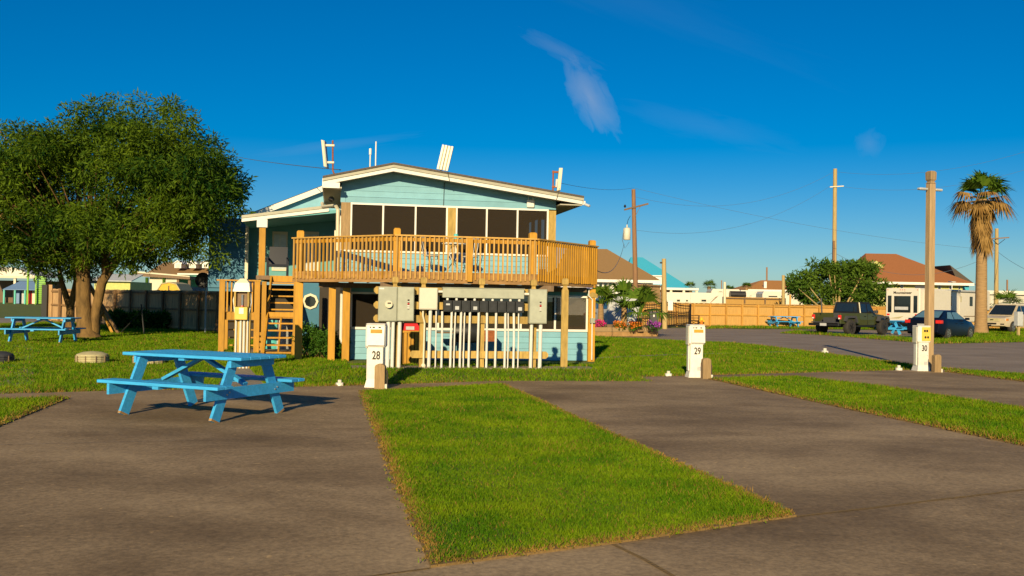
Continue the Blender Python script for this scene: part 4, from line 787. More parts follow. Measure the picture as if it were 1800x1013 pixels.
q=P(1149,570,60); t=thing('wheelie_bin','dark grey wheeled bin behind the planter palms','bin',(q[0],q[1],0)); MB().frustum((-.24,-.26),(.24,.26),.08,(-.3,-.33),(.3,.33),1.0).build('body','plasticgrey',t); MB().box(-.31,.31,-.34,.34,1.002,1.06).build('lid','plasticgrey',t); MB().box(-.08,.0,-.345,-.33,.72,.86).build('sticker','white',t)
for s in (-1,1): MB().lathe([(.1,-.03),(.1,.03)],(s*.22,.3,.1),10,'x').build('wheel','tyre',t)
# ================================================================ VEHICLES
def wheel(par,x,y,r_,w,rimm,spokes=5):
    wl=thing('wheel',None,None,(0,0,0)); wl.parent=par; wl.location=(x,y,r_)
    s=1 if y>0 else -1
    MB().lathe([(r_*.55,-w/2),(r_*.92,-w/2),(r_,-w*.32),(r_,w*.32),(r_*.92,w/2),(r_*.55,w/2)],n=22,axis='y').build('tyre','tyre',wl,smooth=True)
    MB().lathe([(r_*.60,s*w*.30),(r_*.60,s*w*.52),(r_*.52,s*w*.53),(r_*.50,s*w*.36),(.03,s*w*.36)],n=18,axis='y').build('rim',rimm,wl)
    for k in range(spokes):
        a=k*2*math.pi/spokes; MB().bar((0,s*w*.45,0),(r_*.55*math.cos(a),s*w*.45,r_*.55*math.sin(a)),.07*r_/.35,.03,up=(0,1,0)).build('spoke',rimm,wl)
    return wl
def ring(x,wb,zb,wm,zm,wt,zt): return [(x,-wb,zb),(x,wb,zb),(x,wm,zm),(x,wt,zt),(x,-wt,zt),(x,-wm,zm)]
def panel(mb,q,u0,u1,v0,v1,off):
    q=[Vector(p) for p in q]; n=(q[1]-q[0]).cross(q[3]-q[0]).normalized()*off
    P_=lambda u,v: q[0]*(1-u)*(1-v)+q[1]*u*(1-v)+q[2]*u*v+q[3]*(1-u)*v+n
    return mb.add([P_(u0,v0),P_(u1,v0),P_(u1,v1),P_(u0,v1)],[(0,1,2,3)])
# sedan
def sedan(loc,rz):
    t=thing('sedan_car','dark navy sedan parked nose away beside the tall palm','car',loc,rz)
    MB().loft([ring(-2.28,.70,.42,.78,.72,.70,.94),ring(-2.15,.82,.28,.87,.74,.78,1.05),ring(-1.4,.86,.22,.90,.74,.80,1.06),ring(-.2,.86,.2,.90,.72,.80,.99),ring(1.0,.86,.2,.89,.70,.78,.97),ring(1.9,.82,.24,.86,.64,.70,.86),ring(2.28,.66,.36,.72,.56,.6,.68)]).build('body','navy',t,smooth=True)
    B=[(-1.95,.74,1.0),(1.15,.76,.95)]; T=[(-1.05,.58,1.45),(.05,.58,1.46)]
    MB().loft([[(-1.95,-.74,1.02),(-1.95,.74,1.02),(-1.93,.72,1.05),(-1.93,-.72,1.05)],[(-1.05,-.77,1.0),(-1.05,.77,1.0),(-1.0,.58,1.43),(-1.0,-.58,1.43)],[(-.4,-.78,.98),(-.4,.78,.98),(-.4,.58,1.47),(-.4,-.58,1.47)],[(.2,-.78,.96),(.2,.78,.96),(.12,.57,1.44),(.12,-.57,1.44)],[(1.2,-.74,.94),(1.2,.74,.94),(1.16,.72,.97),(1.16,-.72,.97)]]).build('cabin','navy',t,smooth=True)
    panel(MB(),[(-1.93,.70,1.06),(-1.93,-.70,1.06),(-1.02,-.56,1.43),(-1.02,.56,1.43)],.06,.94,.06,.92,.012).build('rear_window','glassblue',t,fix=False)
    panel(MB(),[(1.14,-.70,.98),(1.14,.70,.98),(.14,.55,1.43),(.14,-.55,1.43)],.06,.94,.06,.94,.012).build('windscreen','carglass',t,fix=False)
    for s in (-1,1):
        A=lambda x,f_: (x,s*(.775+.012-.19*f_),1.0+.42*f_)
        for (x0,x1,x2,x3) in ((-1.28,-.5,-.5,-.92),(-.42,.75,.2,-.42)):
            MB().add([A(x0,.06),A(x1,.04),A(x2,.88),A(x3,.88)],[(0,1,2,3) if s<0 else (3,2,1,0)]).build('side_window','glassblue',t,fix=False)
        MB().box(-2.29,-2.02,s*.80-.11 if s<0 else .62,s*.80+.18 if s<0 else .91,.80,.97).build('tail_lamp','redlamp',t,bevel=.02)
        MB().box(1.98,2.24,s*.62-.1,s*.62+.1,.60,.72).build('head_lamp','rvgrey',t,bevel=.02)
        MB().box(.72,.9,s*.92-.09,s*.92+.09,.98,1.1).build('mirror','navy',t,bevel=.02)
        for x in (-.45,.25): MB().box(x,x+.16,s*.905-.01,s*.905+.01,.80,.83).build('door_handle','navy',t)
    MB().box(-2.31,-2.285,-.26,.26,.66,.78).build('number_plate','rvgrey',t); MB().box(-2.3,-2.2,-.75,.75,.36,.5).build('rear_bumper','navy',t,bevel=.02); MB().box(-2.175,-2.16,-.08,.08,.92,.96).build('badge','steel',t)
    for x in (-1.32,1.36):
        for s in (-1,1): wheel(t,x,s*.78,.33,.21,'rim')
    return t
def pos_from_wheel(px,py,x,y,rz):  # ground pixel of a wheel at local (x,y)
    q=G(px,py); c,s=math.cos(rz),math.sin(rz); return (q[0]-(x*c-y*s),q[1]-(x*s+y*c),.012)
sedan(pos_from_wheel(1664,598,-1.32,-.78,R(43)),R(43))
def pickup(loc,rz):
    t=thing('pickup_truck','olive green four door pickup truck with dark hardtop and open bed','pickup',loc,rz)
    # lower tub: x from -2.75 (tailgate) to 2.6
    MB().loft([ring(-.62,.80,.55,.84,.85,.80,1.22),ring(.9,.80,.55,.84,.85,.80,1.2),ring(1.05,.78,.55,.82,.85,.78,1.2)]).build('cab_body','olive',t)
    MB().loft([ring(1.051,.70,.62,.74,.9,.70,1.19),ring(2.3,.62,.62,.66,.9,.60,1.10),ring(2.5,.56,.65,.60,.88,.54,1.02)]).build('bonnet','olive',t)
    for s in (-1,1): MB().box(-2.62,-.66,s*.80-.045,s*.80+.045,.62,1.2).build('bed_side','olive',t,bevel=.015)
    MB().box(-2.60,-.66,-.75,.75,.62,.70).build('bed_floor','plasticgrey',t); MB().box(-.72,-.665,-.75,.75,.7,1.2).build('bed_front','plasticgrey',t)
    MB().box(-3.02,-2.63,-.70,.70,.66,.72).build('tailgate','plasticgrey',t,bevel=.015)
    MB().box(-2.3,-1.6,-.3,.4,.701,.95).build('cargo_box','plasticgrey',t)
    MB().loft([[(-.66,-.80,1.2),(-.66,.80,1.2),(-.66,.80,1.22),(-.66,-.80,1.22)],[(-.64,-.80,1.2),(-.64,.80,1.2),(-.56,.68,1.82),(-.56,-.68,1.82)],[(.75,-.80,1.2),(.75,.80,1.2),(.55,.68,1.83),(.55,-.68,1.83)],[(1.02,-.78,1.19),(1.02,.78,1.19),(1.0,.77,1.21),(1.0,-.77,1.21)]]).build('hardtop','black',t)
    panel(MB(),[(-.648,.78,1.24),(-.648,-.78,1.24),(-.575,-.68,1.78),(-.575,.68,1.78)],.07,.93,.08,.92,.02).build('rear_window','carglass',t,fix=False)
    for s in (-1,1):
        A=lambda x,f_: (x,s*(.815-.125*f_),1.2+.62*f_)
        for x0,x1,x2,x3 in ((-.45,.12,.12,-.42),(.22,.80,.52,.22)): MB().add([A(x0,.1),A(x1,.1),A(x2,.85),A(x3,.85)],[(0,1,2,3) if s<0 else (3,2,1,0)]).build('side_window','carglass',t,fix=False)
        MB().bar((-.60,s*.815,1.22),(-.55,s*.70,1.80),.05,.06).build('pillar','cream' if s<0 else 'plasticgrey',t)
        for xc in (-1.72,1.72): MB().prism([(xc-.62,s*.80,.78),(xc-.45,s*.80,1.06),(xc+.45,s*.80,1.06),(xc+.62,s*.80,.72),(xc+.52,s*.80,.70),(xc+.38,s*.80,.95),(xc-.38,s*.80,.95),(xc-.52,s*.80,.74)],(0,s*.2,0)).build('fender_flare','plasticgrey',t)
        MB().box(-2.68,-2.60,s*.80-.09,s*.80+.09,.86,1.10).build('tail_lamp','redlamp',t,bevel=.02); MB().box(-2.70,-2.685,s*.80-.05,s*.80+.05,.88,.95).build('reverse_lamp','white',t)
        MB().box(.62,.82,s*1.0-.1,s*1.0+.1,1.2,1.38).build('mirror','plasticgrey',t,bevel=.02)
        for x in (.0,.85): MB().box(x-.2,x-.05,s*.845-.012,s*.845+.012,1.02,1.05).build('door_handle','black',t)
        MB().box(-1.05,1.05,s*.83-.05,s*.83+.05,.46,.54).build('side_step','black',t); MB().box(.148,.160,s*.838-.006,s*.838+.006,.58,1.19).build('door_seam','black',t)
    MB().box(-2.95,-2.70,-.92,.92,.50,.64).build('rear_bumper','black',t,bevel=.02); MB().box(-2.962,-2.951,-.2,.2,.50,.66).build('number_plate','rvgrey',t); MB().box(-2.6,2.3,-.45,.45,.42,.615).build('chassis','black',t)
    for x in (-1.72,1.72):
        for s in (-1,1): wheel(t,x,s*.84,.43,.30,'darkrim')
    MB().tube([(-2.3,.5,1.2),(-2.3,.55,2.0)],.04,6).build('bed_post','plasticgrey',t)
    return t
pickup(pos_from_wheel(1493,590,-1.72,-.84,R(40)),R(40))
def suv(loc,rz,lb,m='goldpaint'):
    t=thing('parked_suv',lb,'suv',loc,rz)
    MB().loft([ring(-2.5,.86,.45,.94,.9,.86,1.15),ring(-2.3,.9,.4,.98,.9,.9,1.2),ring(.9,.92,.38,.99,.9,.9,1.18),ring(1.2,.92,.38,.98,.88,.88,1.14),ring(2.35,.9,.42,.94,.8,.82,1.02),ring(2.52,.86,.45,.88,.78,.78,.95)]).build('body',m,t,smooth=True)
    MB().loft([[(-2.4,-.88,1.18),(-2.4,.88,1.18),(-2.25,.76,1.88),(-2.25,-.76,1.88)],[(.3,-.9,1.17),(.3,.9,1.17),(.25,.76,1.9),(.25,-.76,1.9)],[(1.25,-.86,1.12),(1.25,.86,1.12),(1.2,.84,1.16),(1.2,-.84,1.16)]]).build('cabin',m,t)
    panel(MB(),[(1.24,-.84,1.16),(1.24,.84,1.16),(.27,.74,1.88),(.27,-.74,1.88)],.05,.95,.04,.93,.015).build('windscreen','carglass',t,fix=False)
    for s in (-1,1):
        A=lambda x,f_: (x,s*(.905-.13*f_),1.2+.68*f_)
        for x0,x1,x2,x3 in ((.0,1.0,.3,.0),(-1.0,-.08,-.08,-1.0),(-2.2,-1.08,-1.08,-2.15)): MB().add([A(x0,.08),A(x1,.05),A(x2,.88),A(x3,.88)],[(0,1,2,3) if s<0 else (3,2,1,0)]).build('side_window','carglass',t,fix=False)
        MB().box(2.30,2.50,s*.70-.17,s*.70+.17,.78,.97).build('head_lamp','rvgrey',t,bevel=.02); MB().box(2.2,2.47,s*.88-.06,s*.88+.06,.80,.95).build('indicator','amber',t,bevel=.01)
        MB().box(2.50,2.535,s*.66-.12,s*.66+.12,.54,.62).build('fog_lamp','black',t); MB().box(1.0,1.2,s*1.04-.11,s*1.04+.11,1.15,1.35).build('mirror',m,t,bevel=.02)
        MB().box(-2.0,.2,s*.6-.02,s*.6+.02,1.95,1.99).build('roof_rail','plasticgrey',t)
        for x in (-.5,.55): MB().box(x,x+.18,s*.992-.012,s*.992+.012,.98,1.02).build('door_handle','black',t)
    MB().box(2.50,2.545,-.5,.5,.76,.96).build('grille','domebeige',t); MB().box(2.546,2.555,-.1,.1,.83,.89).build('badge','black',t); MB().box(2.42,2.6,-.88,.88,.46,.54).build('front_bumper',m,t,bevel=.02); MB().box(2.545,2.56,-.3,.3,.56,.66).build('lower_grille','black',t); MB().box(2.6,2.61,-.26,.0,.42,.53).build('number_plate','black',t)
    for x in (-1.5,1.55):
        for s in (-1,1): wheel(t,x,s*.86,.40,.25,'rim')
    return t
suv(pos_from_wheel(1778,586,1.55,.86,R(221)),R(221),'pale gold suv facing the camera at the right edge')
b=P(1075,565,52); suv((b[0],b[1],0),R(100),'grey suv half hidden behind the planter palms','rvgrey')
# fifth-wheel trailer
Yr=62.5; c0=P(1586,560,Yr); t=thing('fifth_wheel_trailer','white fifth wheel trailer with rear picture window and slide out','trailer',(c0[0],c0[1],0),R(41))
Wd=1.16
MB().box(0,8.2,-Wd,Wd,.62,2.84).build('body','rvwhite',t,bevel=.06); MB().box(8.2,10.5,-Wd,Wd,1.45,2.84).build('gooseneck','rvwhite',t,bevel=.06)
MB().box(.7,3.4,-Wd-.45,-Wd-.001,.8,2.74).build('slide_out','rvwhite',t,bevel=.03)
w_=MB().box(-.03,-.001,-.55,.55,1.25,2.32).build('rear_window','carglass',t); MB().box(-.04,-.031,-.4,.5,1.42,1.62).build('inner_shelf','rvgrey',w_)
for y in (-1.0,.74): MB().box(-.03,-.001,y,y+.24,1.25,2.34).build('side_pane','carglass',t)
for y in (-.95,.95): MB().box(-.03,-.001,y-.09,y+.09,1.05,1.16).build('tail_lamp','redlamp',t)
for y in (-1.0,-.15,.0,.15,1.0): MB().box(-.02,-.001,y-.03,y+.03,2.70,2.74).build('marker_lamp','redlamp',t)
MB().prism([(-.012,-.2,.90),(-.012,-.9,1.05),(-.012,-1.2,1.10),(-.012,-.6,.98)],(.011,0,0)).build('stripe','bluetarp',t)
MB().prism([(-.012,.9,.85),(-.012,-.1,1.02),(-.012,.2,.85)],(.011,0,0)).build('stripe','domebeige',t)
MB().box(-.25,.0,-1.15,1.15,.55,.66).build('bumper','darkmetal',t)
text_part('Mountaineer',.24,'num',t,Matrix.Translation((-.006,.0,2.53))@Matrix(((0,0,-1,0),(-1,0,0,0),(0,1,0,0),(0,0,0,1))),'lettering',.004)
for x in (4.0,7.2): MB().box(x,x+.45,-Wd-.02,-Wd-.001,1.75,2.4).build('side_window','carglass',t)
dr=MB().box(5.6,6.25,-Wd-.025,-Wd-.001,.85,2.6).build('door','rvwhite',t); MB().box(5.75,5.9,-Wd-.032,-Wd-.026,2.0,2.4).build('door_pane','domebeige',dr)
MB().tube([(3.6,-Wd-.08,2.76),(8.0,-Wd-.08,2.76)],.07,8).build('awning_roll','rvgrey',t); MB().box(3.5,8.1,-Wd-.015,-Wd-.001,1.02,1.07).build('side_stripe','oldwood',t)
for x in (4.6,5.5): 
    for s in (-1,1): wheel(t,x,s*1.1,.38,.24,'rim')
MB().box(2.5,3.3,-.4,.4,2.84,3.05).build('air_conditioner','plasticgrey',t); MB().tube([(7.5,.2,2.84),(7.5,.2,3.4)],.03,6).build('tv_mast','white',t); MB().box(7.1,7.9,.1,.3,3.4,3.46).build('tv_aerial','white',t)
# ================================================================ POLES & WIRES
def pole(lb,px,pyb,Y,ytop,r0,r1,m,pxt=None,name='utility_pole'):
    b=P(px,pyb,Y); tp=P(pxt or px,ytop,Y); t=thing(name,lb,'pole',(b[0],b[1],0)); h=tp[2]
    MB().tube([(0,0,0),(tp[0]-b[0],0,h)],[r0,r1],12).build('shaft',m,t,smooth=True); return t,tp,b
q=G(1632,655); t=thing('lamp_post','square weathered timber lamp post with two small lamps by pedestal 30','lamp post',(q[0]+.33,q[1]+.75,0),R(20)); hp_=P(1636,301,q[1]+.75)[2]
MB().loft([[(-.09+lx,-.09,z),(.09+lx,-.09,z),(.09+lx,.09,z),(-.09+lx,.09,z)] for z,lx in ((0,0),(hp_-.32,.0))]).build('shaft','pole',t,bevel=.02)
MB().loft([[(-a,-a,z),(a,-a,z),(a,a,z),(-a,a,z)] for z,a in ((hp_-.32,.09),(hp_-.27,.06),(hp_-.22,.09),(hp_-.04,.095),(hp_,.06))]).build('finial','pole',t)
MB().box(-.40,-.12,-.06,.06,hp_-.50,hp_-.44).build('lamp_arm','rvgrey',t,bevel=.02); MB().box(.12,.35,-.06,.06,hp_-.50,hp_-.44).build('lamp_arm','rvgrey',t,bevel=.02)
tA,pA,bA=pole('leaning utility pole with transformer can behind the planter',1118.5,575,68,333,.19,.14,'pole3',1113.5)
xo=pA[0]-bA[0]
ca=MB().bar((xo-.65,-.15,pA[2]-1.48),(xo+1.05,-.15,pA[2]-1.02),.1,.12).build('cross_arm','oldwood',tA)
MB().lathe([(.05,0),(.09,.08),(.05,.2)],(xo-.6,-.15,pA[2]-1.32),8).build('insulator','black',tA); MB().bar((xo+.15,-.1,pA[2]-1.9),(xo+.5,-.14,pA[2]-1.2),.03,.04).build('arm_brace','darkmetal',tA)
cn=MB().lathe([(.22,0),(.26,.05),(.26,.78),(.2,.85),(.08,.88)],(xo-.42,-.05,pA[2]-3.6),14).build('transformer','boxcream',tA,smooth=True); MB().lathe([(.04,0),(.06,.05),(.03,.2)],(xo-.42,-.05,pA[2]-2.71),8).build('bushing','boxcream',cn)
MB().tube([(xo-.42,-.05,pA[2]-2.5),(xo-.36,-.1,pA[2]-2.2),(xo-.2,-.1,pA[2]-1.9)],.02,5).build('jumper','black',tA); MB().tube([(xo-.66,-.1,pA[2]-2.9),(xo-.75,-.1,pA[2]-3.6),(xo-.55,-.1,pA[2]-4.2),(xo-.25,-.1,pA[2]-3.75)],.02,5).build('drop_loop','wire',tA)
tB,pB,bB=pole('tall slender utility pole rising behind the pickup',1466,540,80,297,.20,.16,'pole2',1468)
MB().bar((-.55,-.2,pB[2]-1.55),(.6,-.2,pB[2]-1.45),.08,.08).build('standoff_arm','cream',tB); MB().tube([(-.18,-.2,0),(-.14,-.2,7.0)],.09,8).build('riser_pipe','pole3',tB)
tC,pC,bC=pole('distant utility pole with cross arm at the right edge',1751,560,84,402,.2,.15,'pole2',1752)
MB().bar((-.95,-.2,pC[2]-.95),(.95,-.2,pC[2]-.78),.1,.1).build('cross_arm','oldwood',tC)
for s in (-1,1): MB().bar((s*.6,-.2,pC[2]-.92),(0,-.2,pC[2]-1.4),.03,.04).build('arm_brace','darkmetal',tC)
tD,pD,bD=pole('short timber light pole in front of the iron gate',1168.5,575,59,455,.16,.13,'pole2',1167,'light_pole'); MB().box(-.35,-.1,-.08,.08,pD[2]-.3,pD[2]-.2).build('lamp','darkmetal',tD); MB().box(.15,.45,-.2,-.15,1.15,1.75).build('notice_board','white',tD)
for px,Y,yt,r_,m,lb in ((1274,82,496,.12,'cream','pale post with lamp behind the long fence'),(1377,78,484,.14,'pole2','short timber post behind the fence left of the tree'),(1389,79,518,.08,'fencewood','stub post beside the short timber post'),(1268.5,130,493,.08,'pole3','thin distant mast among the trailers'),(1348,150,470,.14,'pole3','distant mast above the orange roof'),(1770.5,130,492,.12,'pole3','distant thin pole right of the crossarm pole'),(1065,120,452,.07,'cream','short flue mast on the lavender house')): pole(lb,px,540,Y,yt,r_,r_*.9,m,name='mast')
def wire(lb,a,b,sag,r_=.009):
    a=np.array(a);b=np.array(b); one(MB().tube([tuple(a+(b-a)*s-np.array([0,0,sag*4*s*(1-s)])) for s in np.linspace(0,1,16)],r_,5),'overhead_wire','wire',lb,'wire','overhead wires')
wire('overhead wire from the transformer pole top to the tall pole top',pA+np.array([0,0,-.5]),pB+np.array([-.1,0,-.25]),1.6)
wire('overhead wire from the transformer pole to the tall pole standoff',pA+np.array([.3,0,-2.9]),pB+np.array([-.5,-.2,-1.5]),1.5)
wire('overhead wire running from the transformer pole to the crossarm pole',pA+np.array([0,0,.1]),pC+np.array([0,0,-1.9]),.6)
wire('upper overhead wire leaving the tall pole towards the right',pB+np.array([.1,0,-.25]),P(1830,258,70),.9)
wire('lower overhead wire leaving the tall pole towards the right',pB+np.array([.5,-.2,-1.5]),P(1830,290,70),.9)
wire('wire from the cottage roof edge to the left beyond the tree',P(600,299,26),P(380,268,60),.1,.012)
wire('service drop from the transformer can to the deck corner',pA+np.array([-.6,0,-3.9]),np.array(hp(5.4,2.6,2.6)),.9,.014)
wire('wire from the left of the frame to the transformer pole top',pA+np.array([0,0,.1]),P(985,322,40),.2)
wire('lower wire from the far right to the crossarm pole',pC+np.array([.2,0,-2.1]),P(1850,490,70),.3,.014)
wire('low wire between the tall pole and the crossarm pole',pB+np.array([0,0,-7.0]),pC+np.array([-.1,0,-2.1]),1.9,.014)
wire('faint wire from the tall pole down to the trees',pB+np.array([0,0,-6.9]),P(1405,470,90),.2)
# ================================================================ BACKGROUND BUILDINGS
def bgspan(x0,x1,yt,yb,Y):
    a=P(x0,yb,Y); b=P(x1,yt,Y); return a[0],b[0],P((x0+x1)/2,yb,Y)[2],P((x0+x1)/2,yt,Y)[2]
def house(name,lb,px0,px1,y_eave,Y,depth,wallm,cat='house'):
    x0,x1,_,z=bgspan(px0,px1,y_eave,540,Y); t=thing(name,lb,cat,((x0+x1)/2,Y,0)); w=(x1-x0)/2
    MB().box(-w,w,0,depth,0,z).build('wall',wallm,t); return t,w,z
def pz(x,y,Y): q=P(x,y,Y); return float(q[0]),float(q[2])
def hip(t,w,z,depth,zr,ra,rb,m,over=.5,name='roof'):
    o=MB().add([(-w-over,-over,z),(w+over,-over,z),(w+over,depth+over,z),(-w-over,depth+over,z),(ra,depth/2,zr),(rb,depth/2,zr),(-w-over,-over,z-.15),(w+over,-over,z-.15),(w+over,depth+over,z-.15),(-w-over,depth+over,z-.15)],[(0,1,5,4),(1,2,5),(2,3,4,5),(3,0,4),(6,7,1,0),(7,8,2,1),(8,9,3,2),(9,6,0,3),(9,8,7,6)]).build(name,m,t)
    MB().box(-w-over-.02,w+over+.02,-over-.06,-over-.01,z-.3,z+.02).build('fascia','white',o); return o
def win(t,x0,x1,z0,z1,m='carglass',fr='white',mid=True):
    f_=MB().box(x0,x1,-.06,-.002,z0,z1).build('window',fr,t); e=.12*(x1-x0)
    MB().box(x0+e,x1-e,-.09,-.061,z0+e,(z0+z1)/2-e*.3).build('pane',m,f_); MB().box(x0+e,x1-e,-.09,-.061,(z0+z1)/2+e*.3,z1-e).build('pane',m,f_)
# lavender house
Y=112; t,w,z=house('lavender_house','white and lavender house with brown hip roof behind the planter palms',985,1148,492,Y,10,'white')
cx=t.location.x; hip(t,w,z,10,pz(1070,452,Y)[1]+1.2,pz(1000,465,Y)[0]-cx,pz(1074,465,Y)[0]-cx,'brownroof',.8)
for a in (1053,1061,1069,1087,1095,1103,1111,1119): 
    x0=pz(a,500,Y)[0]-cx; x1=pz(a+6,500,Y)[0]-cx; win(t,x0,x1,pz(a,504,Y)[1],pz(a,493.5,Y)[1])
x0=pz(1125,500,Y)[0]-cx; MB().box(x0,x0+.2,-.08,-.003,pz(1125,506,Y)[1],z-.3).build('door','lavender',t); x0=pz(1139,500,Y)[0]-cx; win(t,x0,x0+.35,pz(1139,505,Y)[1],z-.3,'glassblue')
MB().box(-w-.02,pz(1062,510,Y)[0]-cx,-.4,-.01,pz(1050,512,Y)[1],pz(1050,506,Y)[1]).build('balcony_front','lavender',t); MB().box(pz(1062,510,Y)[0]-cx+.01,w+.5,-1.2,-.02,pz(1050,510,Y)[1]-.4,pz(1050,506,Y)[1]).build('balcony_front','white',t)
MB().box(pz(1120,514,Y)[0]-cx,w+1.5,-2.4,-.02,pz(1130,513,Y)[1]-.25,pz(1130,513,Y)[1]).build('awning','metalwall',t)
# blue-roofed building
Y=150; t,w,z=house('blue_roofed_house','house with bright blue metal roof and white cupola beyond the gate',1100,1212,506,Y,14,'white'); cx=t.location.x
hip(t,w,z,14,pz(1140,466,Y)[1]+1.5,pz(1118,470,Y)[0]-cx,pz(1140,470,Y)[0]-cx,'blueroof',.3)
x0=pz(1137,490,Y)[0]-cx; x1=pz(1164,490,Y)[0]-cx; cu=MB().box(x0,x1,.5,4,z,pz(1150,486,Y)[1]).build('dormer','white',t); MB().box(x0-.3,x1+.3,.2,4.2,pz(1150,486,Y)[1]+.002,pz(1150,484,Y)[1]).build('dormer_roof','white',cu)
# flat canopy
Y=100; x0,x1,zb,zt=bgspan(1152,1228,507,510,Y); t=thing('flat_canopy','flat cream canopy on posts above the trailers','canopy',((x0+x1)/2,Y,0)); w=(x1-x0)/2
MB().box(-w,w,0,5,zb,zt+.05).build('roof','white',t)
for k in range(4): MB().box(-w+.2+k*(2*w-.5)/3,-w+.45+k*(2*w-.5)/3,.1,.3,0,zb).build('post','cream',t)
MB().box(-w+.1,w-.1,4.6,4.9,0,zb).build('back_wall','oldwood',t)
# trailers behind the fence
def trailer(lb,px0,px1,yt,Y,depth,extra=()):
    x0,x1,_,zt=bgspan(px0,px1,yt,540,Y); t=thing('travel_trailer',lb,'trailer',((x0+x1)/2,Y,0),0,'white trailers behind the fence'); w=(x1-x0)/2; cx=t.location.x
    MB().loft([[(-w,0,.5),(-w,depth,.5),(-w,depth,zt-.25),(-w,0,zt-.25)],[(-w+.15,0,.5),(-w+.15,depth,.5),(-w+.15,depth,zt),(-w+.15,0,zt)],[(w-.4,0,.5),(w-.4,depth,.5),(w-.4,depth,zt),(w-.4,0,zt)],[(w,0,.6),(w,depth,.6),(w,depth,zt-.6),(w,0,zt-.6)]]).build('body','rvwhite',t)
    for a,b,c,d in extra: 
        f_=MB().box(pz(a,c,Y)[0]-cx,pz(b,c,Y)[0]-cx,-.03,-.002,pz(a,d,Y)[1],pz(a,c,Y)[1]).build('window','boxcream',t); MB().box(pz(a,c,Y)[0]-cx+.1,pz(b,c,Y)[0]-cx-.1,-.05,-.031,pz(a,d,Y)[1]+.1,pz(a,c,Y)[1]-.1).build('pane','carglass',f_)
    for x in (-.5,.5): 
        wl=thing('wheel',None,None); wl.parent=t; wl.location=(x,0.05,.36); MB().lathe([(.2,-.1),(.36,-.1),(.36,.1),(.2,.1)],n=14,axis='y').build('tyre','tyre',wl)
    return t,cx,w,zt
t,cx,w,zt=trailer('long white trailer with dark swoosh behind the iron gate',1163,1268,514.5,88,2.4,((1188,1197,525,532),(1204,1211,525.5,532),(1231,1243,525,532)))
MB().prism([(w-1.1,-.02,zt-1.0),(w-.5,-.02,zt-.35),(w-.3,-.02,zt-.3),(w-.9,-.02,zt-.85)],(0,.018,0)).build('swoosh','oldwood',t); MB().box(w-2.85,w-2.8,-.02,-.002,.6,zt-.1).build('seam','rvgrey',t)
t,cx,w,zt=trailer('white motorhome with dark rolled awning behind the fence',1250,1306,508.5,97,2.5,((1262,1271,511,514),)); x0=pz(1281,517,97)[0]-cx; x1=pz(1308,517,97)[0]-cx
MB().lathe([(.42,0),(.42,x1-x0)],(x0,-.5,pz(1290,519,97)[1]),10,'x').build('awning_cover','darkmetal',t)
trailer('white trailer with small roof vents behind the fence',1300,1349,510.5,99,2.5,((1317,1322,518,522),)); trailer('white trailer with dark window half hidden by the spreading tree',1340,1425,513,93,2.5,((1349,1368,518.5,524),(1371,1377,518.5,524)))
Y=135; t,w,z=house('orange_roofed_house','distant house with orange brown roof behind the trailers',1318,1425,510,Y,12,'white'); cx=t.location.x; hip(t,w,z,12,pz(1356,495,Y)[1]+.3,pz(1358,490,Y)[0]-cx,pz(1400,490,Y)[0]-cx,'orangeroof',.6); x0=pz(1345,497,Y)[0]-cx; MB().box(x0,x0+.35,.5,.9,z,pz(1345,495,Y)[1]).build('chimney','white',t)
# large house with brown roof
Y=125; t,w,z=house('lime_walled_house','large lime walled house with red brown hip roof at right',1535,1692,497,Y,14,'limewall'); cx=t.location.x
rfh=hip(t,w,z,14,pz(1580,459,Y)[1]+1.3,pz(1556,458,Y)[0]-cx,pz(1613,460,Y)[0]-cx,'redroof',1.0)
gx0=pz(1541,468,Y)[0]-cx; gx1=pz(1570,468,Y)[0]-cx; gz0=pz(1555,468.5,Y)[1]; gz1=pz(1556,457,Y)[1]; MB().prism([(gx0,3.0,gz0),(gx1,3.0,gz0),((gx0+gx1)/2+.05,3.0,gz1)],(0,4,0)).build('gablet','limewall',rfh)
for a,b in ((1582,1588),(1648,1654),(1668,1674),(1684,1688)): win(t,pz(a,500,Y)[0]-cx,pz(b,500,Y)[0]-cx,pz(a,509,Y)[1],pz(a,499,Y)[1])
MB().box(-w-1,w+1,-1.0,-.02,pz(1600,512,Y)[1]-.3,pz(1600,512,Y)[1]).build('veranda_edge','brownroof',t)
x1=w+2.2; MB().prism([(w,1,z-.1),(x1,1,z-.1),(w-1.2,1,z+2.4)],(0,9,0)).build('side_roof','roofing',rfh); MB().box(w+.02,x1-.4,2,8,0,z-.12).build('side_wing','blueroof',t)
# white metal shed
Y=90; x0,x1,zb,zt=bgspan(1724,1860,512,540,Y); t=thing('metal_shed','long white corrugated metal shed at the right edge','shed',((x0+x1)/2,Y,0)); w=(x1-x0)/2
MB().box(-w,w,0,6,0,zt-.35).build('wall','metalwall',t); MB().box(-w-.2,w+.2,-.3,6.3,zt-.348,zt).build('roof','rvwhite',t)
for k in range(24): MB().box(-w+k*w/12,-w+k*w/12+.05,-.03,-.002,0,zt-.36).build('rib','metalwall',t)
MB().box(-w+.3,-w+3,-2.2,-.31,1.7,1.8).build('lean_to','rvgrey',t)
